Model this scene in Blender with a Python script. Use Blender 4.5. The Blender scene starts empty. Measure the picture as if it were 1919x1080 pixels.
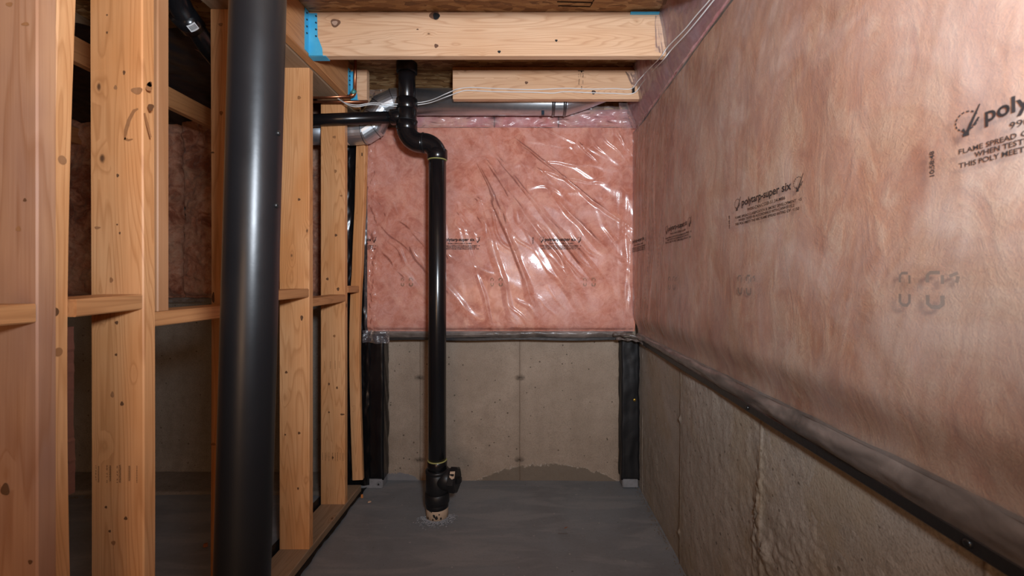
import bpy, bmesh, math, random
import numpy as np
from mathutils import Vector, Matrix
random.seed(7)
R = math.radians
# ------------------------------------------------------------------ camera
sc = bpy.context.scene
F = 800.0; H = 1.306                      # focal length in pixels, eye height
cd = bpy.data.cameras.new('camera'); cam = bpy.data.objects.new('camera', cd)
sc.collection.objects.link(cam); sc.camera = cam
cam.location = (0, 0, H); cam.rotation_euler = (R(90), 0, 0)
cd.sensor_width = 36; cd.lens = F/1919*36
cd.shift_x = -28/1919; cd.shift_y = -16/1919
cd.dof.use_dof = True; cd.dof.focus_distance = 2.5; cd.dof.aperture_fstop = 5.0
cd.clip_start = 0.02
# ------------------------------------------------------------------ world + light
w = bpy.data.worlds.new('world'); sc.world = w; w.use_nodes = True
w.node_tree.nodes['Background'].inputs[0].default_value = (.5, .5, .55, 1)
w.node_tree.nodes['Background'].inputs[1].default_value = .05
def lamp(name, kind, loc, power, col, size=.1, rot=(0,0,0)):
    l = bpy.data.lights.new(name, kind); l.energy = power; l.color = col
    if kind == 'AREA': l.size = size
    else: l.shadow_soft_size = size
    o = bpy.data.objects.new(name, l); o.location = loc; o.rotation_euler = rot
    sc.collection.objects.link(o); return o
fl = lamp('flash', 'SPOT', (.22, -.10, 1.60), 235, (.82, .90, 1.0), .09)
fl.data.spot_size = R(165); fl.data.spot_blend = 1.0
fl.rotation_euler = Vector((-.05, 1.0, .50)).to_track_quat('-Z', 'Y').to_euler()
lamp('warm_fill', 'POINT', (-.40, -1.9, 1.05), 60, (1.0, .60, .34), .50)  # warm fill added behind the camera to lift the lower half, no fixture
sc.view_settings.view_transform = 'Standard'; sc.view_settings.look = 'None'
sc.view_settings.gamma = 1; sc.view_settings.use_curve_mapping = False
sc.view_settings.exposure = 0.0

def P(px, py, Y):                         # a point seen in the photograph at depth Y
    return Vector(((px-988)/F*Y, Y, H+(524-py)/F*Y))

# ------------------------------------------------------------------ noise (numpy)
def perlin(x, y, seed=0):
    rs = np.random.RandomState(seed); perm = rs.permutation(512)
    g = rs.rand(512)*2*np.pi
    xi = np.floor(x).astype(int); yi = np.floor(y).astype(int)
    xf = x-xi; yf = y-yi
    u = xf*xf*xf*(xf*(xf*6-15)+10); v = yf*yf*yf*(yf*(yf*6-15)+10)
    def gr(ix, iy, dx, dy):
        a = g[perm[(perm[ix & 511]+iy) & 511]]
        return np.cos(a)*dx+np.sin(a)*dy
    n00 = gr(xi, yi, xf, yf); n10 = gr(xi+1, yi, xf-1, yf)
    n01 = gr(xi, yi+1, xf, yf-1); n11 = gr(xi+1, yi+1, xf-1, yf-1)
    return (n00*(1-u)+n10*u)*(1-v)+(n01*(1-u)+n11*u)*v
def fbm(x, y, seed=0, o=4):
    x = np.asarray(x, float); y = np.asarray(y, float); s = 0; a = 1
    for k in range(o):
        s = s+a*perlin(x*2**k+17.3*k+50, y*2**k+9.1*k+50, seed+k); a *= .5
    return s
def ridge(t): return 1-np.abs(t)
def sstep(a, b, x):
    t = np.clip((x-a)/(b-a), 0, 1); return t*t*(3-2*t)

# ------------------------------------------------------------------ objects
C = sc.collection
def props(o, label=None, cat=None, group=None, kind=None):
    if label: o['label'] = label
    if cat: o['category'] = cat
    if group: o['group'] = group
    if kind: o['kind'] = kind
    return o
def empty(name, loc, label=None, cat=None, group=None, kind=None):
    o = bpy.data.objects.new(name, None); C.objects.link(o); o.location = loc
    o.empty_display_size = .05
    return props(o, label, cat, group, kind)
def obj(name, verts, faces, m, parent=None, smooth=False, origin=None):
    """one mesh object; verts are world coordinates, stored relative to origin"""
    if origin is None:
        a = np.array(verts, float); lo = a.min(0); hi = a.max(0)
        origin = ((lo[0]+hi[0])/2, (lo[1]+hi[1])/2, lo[2])
    me = bpy.data.meshes.new(name)
    a = np.array(verts, float)-np.array(origin)
    me.from_pydata(a.tolist(), [], faces); me.update()
    if smooth: me.polygons.foreach_set('use_smooth', [True]*len(me.polygons))
    if m: me.materials.append(m)
    o = bpy.data.objects.new(name, me); C.objects.link(o)
    o.location = origin
    if parent:
        o.parent = parent
        o.location = Vector(origin)-wloc(parent)
    return o
def wloc(o):
    v = Vector((0,0,0))
    while o: v = v+o.location; o = o.parent
    return v
def merge(*ms):
    V = []; Fs = []
    for v, f in ms:
        n = len(V); V += [tuple(p) for p in v]; Fs += [tuple(i+n for i in q) for q in f]
    return V, Fs
def box(x0, x1, y0, y1, z0, z1):
    v = [(x,y,z) for z in (z0,z1) for y in (y0,y1) for x in (x0,x1)]
    return v, [(0,2,3,1),(4,5,7,6),(0,1,5,4),(2,6,7,3),(0,4,6,2),(1,3,7,5)]
def prism(axis, a0, a1, p0, p1, q0, q1, ch=.003, n=14, bow=None):
    """lumber with eased corners; axis length a0..a1, section p x q (remaining axes in xyz order)"""
    sec = [(p0+ch,q0),(p1-ch,q0),(p1,q0+ch),(p1,q1-ch),(p1-ch,q1),(p0+ch,q1),(p0,q1-ch),(p0,q0+ch)]
    V = []; Fs = []
    for i in range(n+1):
        t = i/n; a = a0+(a1-a0)*t
        dp, dq, tw = bow(t) if bow else (0,0,0)
        cp, cq = (p0+p1)/2, (q0+q1)/2
        for p, q in sec:
            pp, qq = p-cp, q-cq
            pr = cp+pp*math.cos(tw)-qq*math.sin(tw)+dp; qr = cq+pp*math.sin(tw)+qq*math.cos(tw)+dq
            if axis == 'z': V.append((pr,qr,a))
            elif axis == 'y': V.append((pr,a,qr))
            else: V.append((a,pr,qr))
    for i in range(n):
        for k in range(8):
            b = i*8; k2 = (k+1)%8
            Fs.append((b+k,b+k2,b+8+k2,b+8+k) if axis != 'y' else (b+k,b+8+k,b+8+k2,b+k2))
    c0 = tuple(range(8)); c1 = tuple(n*8+k for k in range(8))
    if axis == 'y': Fs += [c0, c1[::-1]]
    else: Fs += [c0[::-1], c1]
    return V, Fs
def tube(pts, rad, n=20, caps=True):
    pts = [Vector(p) for p in pts]
    if not hasattr(rad, '__len__'): rad = [rad]*len(pts)
    V = []; Fs = []
    t0 = (pts[1]-pts[0]).normalized()
    up = Vector((0,0,1)) if abs(t0.z) < .9 else Vector((0,1,0))
    nrm = t0.cross(up).normalized()
    for i, p in enumerate(pts):
        if i == 0: t = (pts[1]-pts[0])
        elif i == len(pts)-1: t = pts[-1]-pts[-2]
        else:
            t = (pts[i+1]-p).normalized()+(p-pts[i-1]).normalized()
        if t.length < 1e-9: t = t0
        t = t.normalized(); nrm = (nrm-t*nrm.dot(t)).normalized(); b = t.cross(nrm)
        for k in range(n):
            a = 2*math.pi*k/n
            V.append(tuple(p+(nrm*math.cos(a)+b*math.sin(a))*rad[i]))
        t0 = t
    for i in range(len(pts)-1):
        for k in range(n):
            k2 = (k+1)%n
            Fs.append((i*n+k, i*n+k2, (i+1)*n+k2, (i+1)*n+k))
    if caps:
        Fs.append(tuple(range(n))[::-1]); Fs.append(tuple((len(pts)-1)*n+k for k in range(n)))
    return V, Fs
def grid(fn, u0, u1, v0, v1, nu, nv, flip=False):
    u, v = np.meshgrid(np.linspace(u0,u1,nu), np.linspace(v0,v1,nv))
    x, y, z = fn(u, v)
    V = np.stack([x.ravel(), y.ravel(), z.ravel()], 1)
    i = np.arange(nu-1); j = np.arange(nv-1); I, J = np.meshgrid(i, j)
    a = (J*nu+I).ravel()
    q = np.stack([a, a+1, a+nu+1, a+nu], 1)
    if flip: q = q[:, ::-1]
    return V, q.tolist()
def catmull(pts, k=8):
    pts = [Vector(p) for p in pts]; out = []
    P_ = [pts[0]*2-pts[1]]+pts+[pts[-1]*2-pts[-2]]
    for i in range(1, len(P_)-2):
        a,b,c,d = P_[i-1:i+3]
        for s in range(k):
            t = s/k
            out.append(.5*((2*b)+(c-a)*t+(2*a-5*b+4*c-d)*t*t+(3*b-a-3*c+d)*t**3))
    out.append(pts[-1]); return out
def arc(c, u, v, r, a0, a1, n=10):
    c, u, v = Vector(c), Vector(u), Vector(v)
    return [c+u*r*math.cos(a0+(a1-a0)*i/n)+v*r*math.sin(a0+(a1-a0)*i/n) for i in range(n+1)]

# ------------------------------------------------------------------ materials
class N:
    def __init__(s, name):
        s.m = bpy.data.materials.new(name); s.m.use_nodes = True
        s.t = s.m.node_tree; s.n = s.t.nodes; s.n.clear()
        s.out = s.n.new('ShaderNodeOutputMaterial')
    def a(s, typ, **kw):
        nd = s.n.new('ShaderNode'+typ)
        ins = kw.pop('ins', {})
        for k, v in kw.items(): setattr(nd, k, v)
        for k, v in ins.items(): s.set(nd.inputs[k], v)
        return nd
    def set(s, sock, v):
        if isinstance(v, bpy.types.NodeSocket): s.t.links.new(v, sock)
        else: sock.default_value = v
    def coord(s, scale=(1,1,1), rnd=True, rot=(0,0,0), loc=(0,0,0)):
        tc = s.a('TexCoord'); src = tc.outputs['Object']
        if rnd:
            oi = s.a('ObjectInfo')
            mul = s.a('VectorMath', operation='MULTIPLY_ADD', ins={0: s.a('CombineXYZ', ins={0: oi.outputs['Random'], 1: oi.outputs['Random'], 2: oi.outputs['Random']}).outputs[0], 1: (7.3, 13.1, 23.7), 2: src})
            src = mul.outputs[0]
        return s.a('Mapping', ins={0: src, 1: loc, 2: rot, 3: scale}).outputs[0]
    def noise(s, vec, scale, detail=4, rough=.55, dist=0):
        return s.a('TexNoise', ins={'Vector': vec, 'Scale': scale, 'Detail': detail, 'Roughness': rough, 'Distortion': dist}).outputs['Fac']
    def ramp(s, fac, stops, interp='LINEAR'):
        nd = s.a('ValToRGB', ins={0: fac}); cr = nd.color_ramp; cr.interpolation = interp
        while len(cr.elements) < len(stops): cr.elements.new(.5)
        for e, (p, c) in zip(cr.elements, stops):
            e.position = p
            e.color = (c, c, c, 1) if not hasattr(c, '__len__') else (*c, 1)
        return nd.outputs[0]
    def mix(s, f, a, b, mode='MIX'):
        nd = s.a('Mix', data_type='RGBA', blend_type=mode)
        s.set(nd.inputs[0], f)
        for i, v in ((6, a), (7, b)):
            s.set(nd.inputs[i], v if isinstance(v, bpy.types.NodeSocket) else (*v, 1))
        return nd.outputs[2]
    def math(s, op, a, b=0, c=0, clamp=False):
        nd = s.a('Math', operation=op, ins={0: a, 1: b, 2: c}); nd.use_clamp = clamp; return nd.outputs[0]
    def bump(s, h, strength=.3, dist=.01, normal=None):
        ins = {'Height': h, 'Strength': strength, 'Distance': dist}
        if normal: ins['Normal'] = normal
        return s.a('Bump', ins=ins).outputs[0]
    def principled(s, **kw):
        p = s.a('BsdfPrincipled')
        for k, v in kw.items():
            k = k.replace('_', ' ')
            if isinstance(v, tuple) and len(v) == 3: v = (*v, 1)
            s.set(p.inputs[k], v)
        return p.outputs[0]
    def finish(s, sh): s.t.links.new(sh, s.out.inputs[0]); return s.m

def wood(name, axis, light, dark, grain=16, knots=1.0, gloss=.55, rough=.5, tone=(.42,.22,.11)):
    s = N(name)
    L = .07
    sc3 = {'z': (1,1,L), 'y': (1,L,1), 'x': (L,1,1)}[axis]
    k3 = {'z': (1,1,.55), 'y': (1,.55,1), 'x': (.55,1,1)}[axis]
    v = s.coord(sc3); kv = s.coord(k3)
    # knots: sparse voronoi points
    dn = s.a('TexNoise', ins={'Vector': kv, 'Scale': 22.0, 'Detail': 2.0})
    kv2 = s.a('VectorMath', operation='MULTIPLY_ADD', ins={0: dn.outputs['Color'], 1: (.016,.016,.016), 2: kv}).outputs[0]
    vo = s.a('TexVoronoi', feature='F1', ins={'Vector': kv2, 'Scale': 13.5, 'Randomness': 1.0})
    sepc = s.a('SeparateColor', ins={0: vo.outputs['Color']})
    sel = s.math('GREATER_THAN', sepc.outputs[0], 1-.42*knots)
    size = s.math('MULTIPLY_ADD', sepc.outputs[1], .09, .04)
    rel = s.math('DIVIDE', vo.outputs['Distance'], size)
    near = s.math('MULTIPLY', s.math('SUBTRACT', 1, s.math('DIVIDE', rel, 4.2), clamp=True), sel)
    base = s.noise(v, 11, 2, .35, .25)
    h = s.math('ADD', s.math('MULTIPLY', base, grain*1.25), s.math('MULTIPLY', near, 1.6))
    fr = s.math('FRACT', h)
    line = s.ramp(fr, [(0,.0),(.55,.12),(.86,1.0),(1,.05)])
    fine = s.noise(s.coord({'z': (60,60,1.2), 'y': (60,1.2,60), 'x': (1.2,60,60)}[axis]), 3.0, 3, .6)
    patch = s.noise(s.coord({'z': (1,1,.4), 'y': (1,.4,1), 'x': (.4,1,1)}[axis]), 4.5, 3, .6)
    c = s.mix(s.ramp(patch, [(.32,0),(.68,1)]), light, tone)
    c = s.mix(s.math('MULTIPLY', line, .42), c, dark)
    c = s.mix(s.math('MULTIPLY', s.ramp(fine, [(.42,0),(.75,1)]), .30), c, dark)
    c = s.mix(s.math('MULTIPLY', s.math('POWER', near, 2.2), .42), c, (.36,.15,.05))
    core = s.math('MULTIPLY', s.ramp(rel, [(.45,1),(1.0,0)]), sel)
    c = s.mix(s.math('MULTIPLY', core, .9), c, (.09,.04,.02))
    h2 = s.math('ADD', s.math('MULTIPLY', fine, .5), s.math('MULTIPLY', line, .35))
    nrm = s.bump(h2, .22, .002)
    return s.finish(s.principled(Base_Color=c, Roughness=rough, Normal=nrm, Specular_IOR_Level=.35))
WZ = wood('pine_upright', 'z', (.70,.375,.175), (.36,.135,.04), tone=(.61,.265,.095))
WZ2 = wood('pine_upright_stained', 'z', (.52,.28,.15), (.26,.10,.04), tone=(.33,.17,.11), grain=8, knots=.8)
WZ3 = wood('pine_dull_upright', 'z', (.46,.24,.12), (.30,.13,.05), tone=(.38,.18,.08), grain=4, knots=.3)
WX = wood('pine_across', 'x', (.70,.46,.29), (.40,.19,.09), tone=(.64,.38,.215), grain=20, knots=.75)
WY = wood('pine_lengthwise', 'y', (.56,.28,.12), (.28,.11,.04), tone=(.46,.21,.08), grain=14, knots=.6)
WYD = wood('pine_plate', 'y', (.36,.24,.15), (.17,.10,.05), tone=(.28,.19,.12), grain=10, knots=.5)

def osb(name):
    s = N(name)
    c = None
    base = s.coord((1,1,1), rnd=False)
    dn = s.a('TexNoise', ins={'Vector': base, 'Scale': 9.0, 'Detail': 2.0})
    v0 = s.a('VectorMath', operation='MULTIPLY_ADD', ins={0: dn.outputs['Color'], 1: (.016,.016,.016), 2: base}).outputs[0]
    hs = []
    for i, (r, sx) in enumerate(((0,3.2),(1.05,3.0),(2.2,3.4))):
        m = s.a('Mapping', ins={0: v0, 2: (0,0,r), 3: (15, 15*sx, 15)}).outputs[0]
        vo = s.a('TexVoronoi', ins={'Vector': m, 'Scale': 1.0})
        ed = s.a('TexVoronoi', feature='DISTANCE_TO_EDGE', ins={'Vector': m, 'Scale': 1.0})
        sp = s.a('SeparateColor', ins={0: vo.outputs['Color']})
        col = s.ramp(sp.outputs[0], [(0,(.20,.09,.03)),(.35,(.36,.18,.07)),(.7,(.48,.27,.11)),(1,(.60,.38,.19))])
        ho = s.math('ADD', sp.outputs[1], s.math('MULTIPLY', s.ramp(ed.outputs[0], [(0,0),(.12,1)]), .3))
        if c is None: c = col; hs = ho
        else:
            f = s.math('GREATER_THAN', sp.outputs[2], .55)
            c = s.mix(f, c, col)
            hs = s.math('ADD', s.math('MULTIPLY', hs, s.math('SUBTRACT', 1, f)), s.math('MULTIPLY', ho, f))
    fine = s.noise(s.coord((1,1,1), rnd=False), 120, 3)
    c = s.mix(s.math('MULTIPLY', fine, .35), c, (.12,.055,.02))
    return s.finish(s.principled(Base_Color=c, Roughness=.6, Normal=s.bump(hs, .6, .004)))
OSB = osb('strand_board')

def concrete(name, cols, damp=None, coarse=1.0, pits=True):
    s = N(name)
    v = s.coord((1,1,1), rnd=False)
    big = s.noise(v, 2.1, 5, .6, .5); mid = s.noise(v, 14, 5, .65); fin = s.noise(v, 150, 4, .7)
    c = s.mix(s.ramp(big, [(.34,0),(.66,1)]), cols[0], cols[1])
    c = s.mix(s.math('MULTIPLY', s.ramp(mid, [(.42,0),(.72,1)]), .45), c, cols[2])
    streak = s.noise(s.coord((1,1,.12), rnd=False), 5, 4, .6)
    c = s.mix(s.math('MULTIPLY', s.ramp(streak, [(.48,0),(.72,1)]), .35), c, cols[2])
    c = s.mix(s.math('MULTIPLY', s.ramp(fin, [(.3,1),(.52,0)]), .5), c, tuple(x*.55 for x in cols[2]))
    vo = s.a('TexVoronoi', ins={'Vector': v, 'Scale': 34.0}); sp = s.a('SeparateColor', ins={0: vo.outputs['Color']})
    pit = s.math('MULTIPLY', s.math('LESS_THAN', vo.outputs['Distance'], s.math('MULTIPLY', sp.outputs[1], .19)), s.math('GREATER_THAN', sp.outputs[0], .66))
    c = s.mix(s.math('MULTIPLY', pit, .75), c, (.07,.05,.035))
    if damp: c = damp(s, c)
    h = s.math('SUBTRACT', s.math('ADD', s.math('MULTIPLY', fin, .35), s.math('MULTIPLY', mid, .9)), pit)
    return s.finish(s.principled(Base_Color=c, Roughness=.85, Normal=s.bump(h, .55*coarse, .006), Specular_IOR_Level=.3))
def pos(s):
    g = s.a('NewGeometry'); return s.a('SeparateXYZ', ins={0: g.outputs['Position']}).outputs
def damp_back(s, c):
    X, Y, Z = pos(s)
    v = s.coord((1,1,1), rnd=False)
    n = s.noise(v, 18, 4, .7)
    dx = s.math('DIVIDE', s.math('SUBTRACT', X, .13), .46)
    top = s.math('ADD', s.math('MULTIPLY', s.math('SUBTRACT', 1, s.math('MULTIPLY', dx, dx)), .105), s.math('MULTIPLY', s.math('SUBTRACT', n, .5), .09))
    d = s.math('SUBTRACT', top, Z)
    m = s.math('MULTIPLY', d, 120, clamp=True)
    c = s.mix(s.math('MULTIPLY', m, .8), c, (.145,.115,.085))
    for xj in (-.698, -.048):
        jn = s.math('ABSOLUTE', s.math('SUBTRACT', s.math('ADD', X, s.math('MULTIPLY', s.math('SUBTRACT', n, .5), .010)), xj))
        c = s.mix(s.math('MULTIPLY', s.math('SUBTRACT', 1, s.math('MULTIPLY', jn, 260), clamp=True), .75), c, (.11,.075,.05))
        c = s.mix(s.math('MULTIPLY', s.math('SUBTRACT', 1, s.math('MULTIPLY', jn, 22), clamp=True), .22), c, (.16,.115,.08))
        for zt in (.667, .132):
            dz = s.math('DIVIDE', s.math('SUBTRACT', Z, zt), .6)
            rr = s.math('SQRT', s.math('ADD', s.math('MULTIPLY', jn, jn), s.math('MULTIPLY', s.math('MULTIPLY', dz, dz), 1.4)))
            rr = s.math('ADD', rr, s.math('MULTIPLY', s.math('SUBTRACT', n, .5), .05))
            c = s.mix(s.math('MULTIPLY', s.math('SUBTRACT', 1, s.math('MULTIPLY', rr, 24), clamp=True), .95), c, (.07,.05,.035))
    rim = s.math('SUBTRACT', 1, s.math('MULTIPLY', s.math('ABSOLUTE', d), 160), clamp=True)
    c = s.mix(s.math('MULTIPLY', s.math('MULTIPLY', rim, s.ramp(s.noise(v, 60, 3), [(.5,0),(.6,1)])), .6), c, (.50,.46,.40))
    # grey floor paint splashed on the foot of the wall at the left
    pl = s.math('SUBTRACT', s.math('ADD', .045, s.math('MULTIPLY', s.math('SUBTRACT', n, .5), .07)), s.math('ADD', Z, s.math('MULTIPLY', s.math('MAXIMUM', s.math('ADD', X, .78), 0), .5)))
    c = s.mix(s.math('MULTIPLY', s.math('MULTIPLY', pl, 150, clamp=True), .9), c, (.19,.19,.20))
    return c
CB = concrete('concrete_back', ((.40,.31,.235),(.31,.235,.175),(.235,.175,.125)), damp_back)
def damp_right(s, c):
    X, Y, Z = pos(s)
    v = s.coord((1,1,1), rnd=False); n = s.noise(v, 3.2, 4, .6)
    m = s.ramp(n, [(.50,0),(.62,1)])
    c = s.mix(s.math('MULTIPLY', m, .40), c, (.30,.225,.135))
    n2 = s.noise(v, 16, 4, .7)
    for yj in (1.97, 1.29, .66):
        jn = s.math('ABSOLUTE', s.math('SUBTRACT', s.math('ADD', Y, s.math('MULTIPLY', s.math('SUBTRACT', n2, .5), .02)), yj))
        c = s.mix(s.math('MULTIPLY', s.math('SUBTRACT', 1, s.math('MULTIPLY', jn, 200), clamp=True), .8), c, (.13,.07,.035))
        c = s.mix(s.math('MULTIPLY', s.math('SUBTRACT', 1, s.math('MULTIPLY', jn, 16), clamp=True), .30), c, (.17,.13,.085))
    return c
CR = concrete('concrete_right', ((.42,.365,.31),(.33,.285,.235),(.22,.185,.145)), damp_right, 1.3)
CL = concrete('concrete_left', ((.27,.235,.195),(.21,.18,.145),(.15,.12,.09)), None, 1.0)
def floor_mat():
    s = N('painted_floor')
    v = s.coord((1,1,1), rnd=False)
    big = s.noise(s.coord((1,1,1), rnd=False, rot=(0,0,.5)), 1.7, 5, .6, 1.2)
    sw = s.noise(s.coord((.35,1.6,1), rnd=False, rot=(0,0,-.45)), 5.5, 4, .6, .6)
    fin = s.noise(v, 90, 3, .6)
    c = s.mix(s.ramp(big, [(.35,0),(.65,1)]), (.205,.218,.228), (.172,.174,.178))
    c = s.mix(s.math('MULTIPLY', s.ramp(sw, [(.48,0),(.6,1)]), .60), c, (.265,.262,.258))
    c = s.mix(s.math('MULTIPLY', s.ramp(fin, [(.5,0),(.8,1)]), .25), c, (.10,.10,.10))
    sp = s.noise(v, 42, 2, .5)
    c = s.mix(s.math('MULTIPLY', s.ramp(sp, [(.72,0),(.76,1)]), .6), c, (.42,.38,.34))
    c = s.mix(s.math('MULTIPLY', s.ramp(sp, [(.22,1),(.25,0)]), .7), c, (.05,.045,.04))
    rg = s.ramp(sw, [(.3,.42),(.7,.62)])
    return s.finish(s.principled(Base_Color=c, Roughness=rg, Normal=s.bump(s.math('ADD', big, s.math('MULTIPLY', fin, .12)), .35, .006), Specular_IOR_Level=.35))
FL = floor_mat()

def batt(name, dark, mid, light, scale=(1,1,1), tan=(.60,.38,.25), fib=1.0):
    s = N(name)
    v = s.coord(scale)
    a = s.noise(v, 3.4, 6, .62, 1.2); b = s.noise(v, 11, 5, .65, 1.6); fb = s.noise(s.coord((1,1,1)), 70, 4, .7, 2.5)
    c = s.ramp(s.math('ADD', s.math('MULTIPLY', a, .55), s.math('MULTIPLY', b, .45)), [(.40,dark),(.50,mid),(.60,light)])
    tn = s.noise(v, 5.2, 4, .6, 1.0)
    c = s.mix(s.math('MULTIPLY', s.ramp(tn, [(.50,0),(.66,1)]), .55), c, tan)
    c = s.mix(s.math('MULTIPLY', s.ramp(fb, [(.35,1),(.55,0)]), .35), c, dark)
    h = s.math('ADD', s.math('MULTIPLY', b, .8), s.math('MULTIPLY', fb, .35))
    return s.finish(s.principled(Base_Color=c, Roughness=1.0, Specular_IOR_Level=.05, Normal=s.bump(h, .5*fib, .012), Sheen_Weight=.15))
BB = batt('glass_wool_back', (.42,.13,.075), (.54,.215,.140), (.62,.30,.225), (1.5,1.5,1.5), tan=(.68,.35,.24), fib=.7)
BR = batt('glass_wool_right', (.54,.20,.08), (.67,.315,.155), (.80,.52,.33), (1,1.15,.55), tan=(.78,.50,.30), fib=1.2)
BS = batt('glass_wool_strip', (.38,.13,.12), (.50,.21,.20), (.58,.30,.29), fib=.9)
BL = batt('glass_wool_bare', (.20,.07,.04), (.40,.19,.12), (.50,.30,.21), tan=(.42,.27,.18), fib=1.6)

def film(name, haze, hazecol, rough, tint=(1,1,1), bumpn=.15, lo=1.0):
    s = N(name)
    v = s.coord((1,1,1), rnd=False)
    n = s.bump(s.noise(v, 26, 4, .6, 1.0), bumpn, .01)
    g1 = s.a('BsdfGlossy', ins={'Color': (1,1,1,1), 'Roughness': rough, 'Normal': n}).outputs[0]
    g2 = s.a('BsdfGlossy', ins={'Color': (1,1,1,1), 'Roughness': min(rough*2.6,.6), 'Normal': n}).outputs[0]
    gl = s.a('MixShader', ins={0: .55, 1: g1, 2: g2}).outputs[0]
    df = s.a('BsdfDiffuse', ins={'Color': (*hazecol,1), 'Normal': n}).outputs[0]
    tr = s.a('BsdfTransparent', ins={'Color': (*tint,1)}).outputs[0]
    hz = s.ramp(s.noise(v, 4.0, 4, .6, .8), [(.38, haze*.45),(.68, haze*1.5)])
    m1 = s.a('MixShader', ins={0: hz, 1: tr, 2: df}).outputs[0]
    fr = s.a('Fresnel', ins={'IOR': 1.5, 'Normal': n}).outputs[0]
    fr = s.math('MULTIPLY', fr, lo, clamp=True)
    m2 = s.a('MixShader', ins={0: fr, 1: m1, 2: gl}).outputs[0]
    return s.finish(m2)
FB = film('clear_film', .10, (.72,.60,.60), .12, lo=.7, bumpn=.06)
FR = film('clear_film_taut', .12, (.75,.66,.60), .24, lo=.75, bumpn=.05)
FG = film('sealed_film_edge', .78, (.17,.135,.115), .22, (.6,.5,.45))
FLO = film('loose_film', .12, (.62,.56,.60), .16, lo=.75)
FTH = film('thin_film_scrap', .05, (.62,.60,.60), .2, lo=.5)

def plain(name, col, rough=.5, metal=0, spec=.5, bmp=0, bs=60, var=None, coat=0):
    s = N(name); c = col; kw = {}
    v = s.coord((1,1,1))
    if var: c = s.mix(s.ramp(s.noise(v, 9, 5, .65), [(.45,0),(.7,1)]), col, var)
    if bmp: kw['Normal'] = s.bump(s.noise(v, bs, 3), bmp, .003)
    return s.finish(s.principled(Base_Color=c, Roughness=rough, Metallic=metal, Specular_IOR_Level=spec, Coat_Weight=coat, **kw))
ABS = plain('black_abs', (.006,.006,.007), .22, 0, .5, .06, 25)
ABS2 = plain('black_abs_dull', (.009,.009,.010), .42, 0, .4, .2, 60)
def post_mat():
    s = N('black_post_paint'); v = s.coord((1,1,1)); 
    n = s.noise(s.coord((1,1,.5)), 13, 3, .5)
    c = s.mix(s.ramp(n, [(.74,0),(.77,1)]), (.007,.007,.008), (.10,.10,.10))
    rg = s.ramp(s.noise(v, 6, 3), [(.3,.30),(.7,.40)])
    return s.finish(s.principled(Base_Color=c, Roughness=rg, Specular_IOR_Level=.38, Normal=s.bump(s.noise(v, 80, 2), .04, .002)))
POST = post_mat()
POLYB = plain('black_poly', (.005,.005,.006), .26, 0, .5, .2, 10)
POLYM = plain('black_paper', (.008,.008,.009), .5, 0, .4, .35, 22)
BLUE = plain('blue_galvanised', (.06,.42,.68), .42, .15, .5, .1, 40, (.10,.50,.74))
BLUED = plain('dark_nail', (.03,.05,.07), .4, .8)
DUCT = plain('galvanised_duct', (.62,.68,.73), .36, .95, .5, .12, 12, (.48,.54,.60))
DUCTS = plain('duct_seam', (.20,.22,.24), .35, .95)
COP = plain('copper', (.42,.16,.08), .32, .9, .5, .1, 40, (.18,.07,.04))
COPG = plain('copper_verdigris', (.08,.30,.28), .5, .4)
WIRE = plain('white_cable', (.72,.73,.72), .35)
CEM = plain('yellow_cement', (.32,.30,.10), .5)
TAN = plain('tan_primer', (.46,.34,.24), .8, 0, .3, .6, 45)
BLOT = plain('black_blot', (.01,.01,.01), .6)
GREYP = plain('grey_paint', (.24,.24,.25), .7, 0, .3, .6, 50, (.15,.15,.15))
STRAP = plain('black_strapping', (.012,.011,.011), .4, 0, .5, .3, 60)
SCR = plain('screw_zinc', (.45,.44,.42), .3, .9)
SCRY = plain('screw_brass', (.65,.40,.06), .3, .8)
SCRB = plain('screw_black', (.012,.012,.012), .3, .2)
INK = plain('print_ink', (.020,.015,.014), .6, 0, .2)
INKW = plain('lumber_ink', (.10,.045,.02), .8, 0, .1)
INKB = plain('lumber_ink_black', (.02,.015,.012), .8, 0, .1)
INKS = plain('stencil_ink', (.24,.13,.065), .9, 0, .05)
STK = plain('white_sticker', (.75,.76,.76), .5)
CHIP = plain('chip_wood', (.55,.36,.24), .8)
RUST = plain('rust_rag', (.28,.10,.05), .9, 0, .2, .8, 40, (.16,.06,.035))
SEALT = plain('kraft_edge', (.12,.045,.03), .95, 0, .1, 1.0, 30, (.12,.05,.03))

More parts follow.
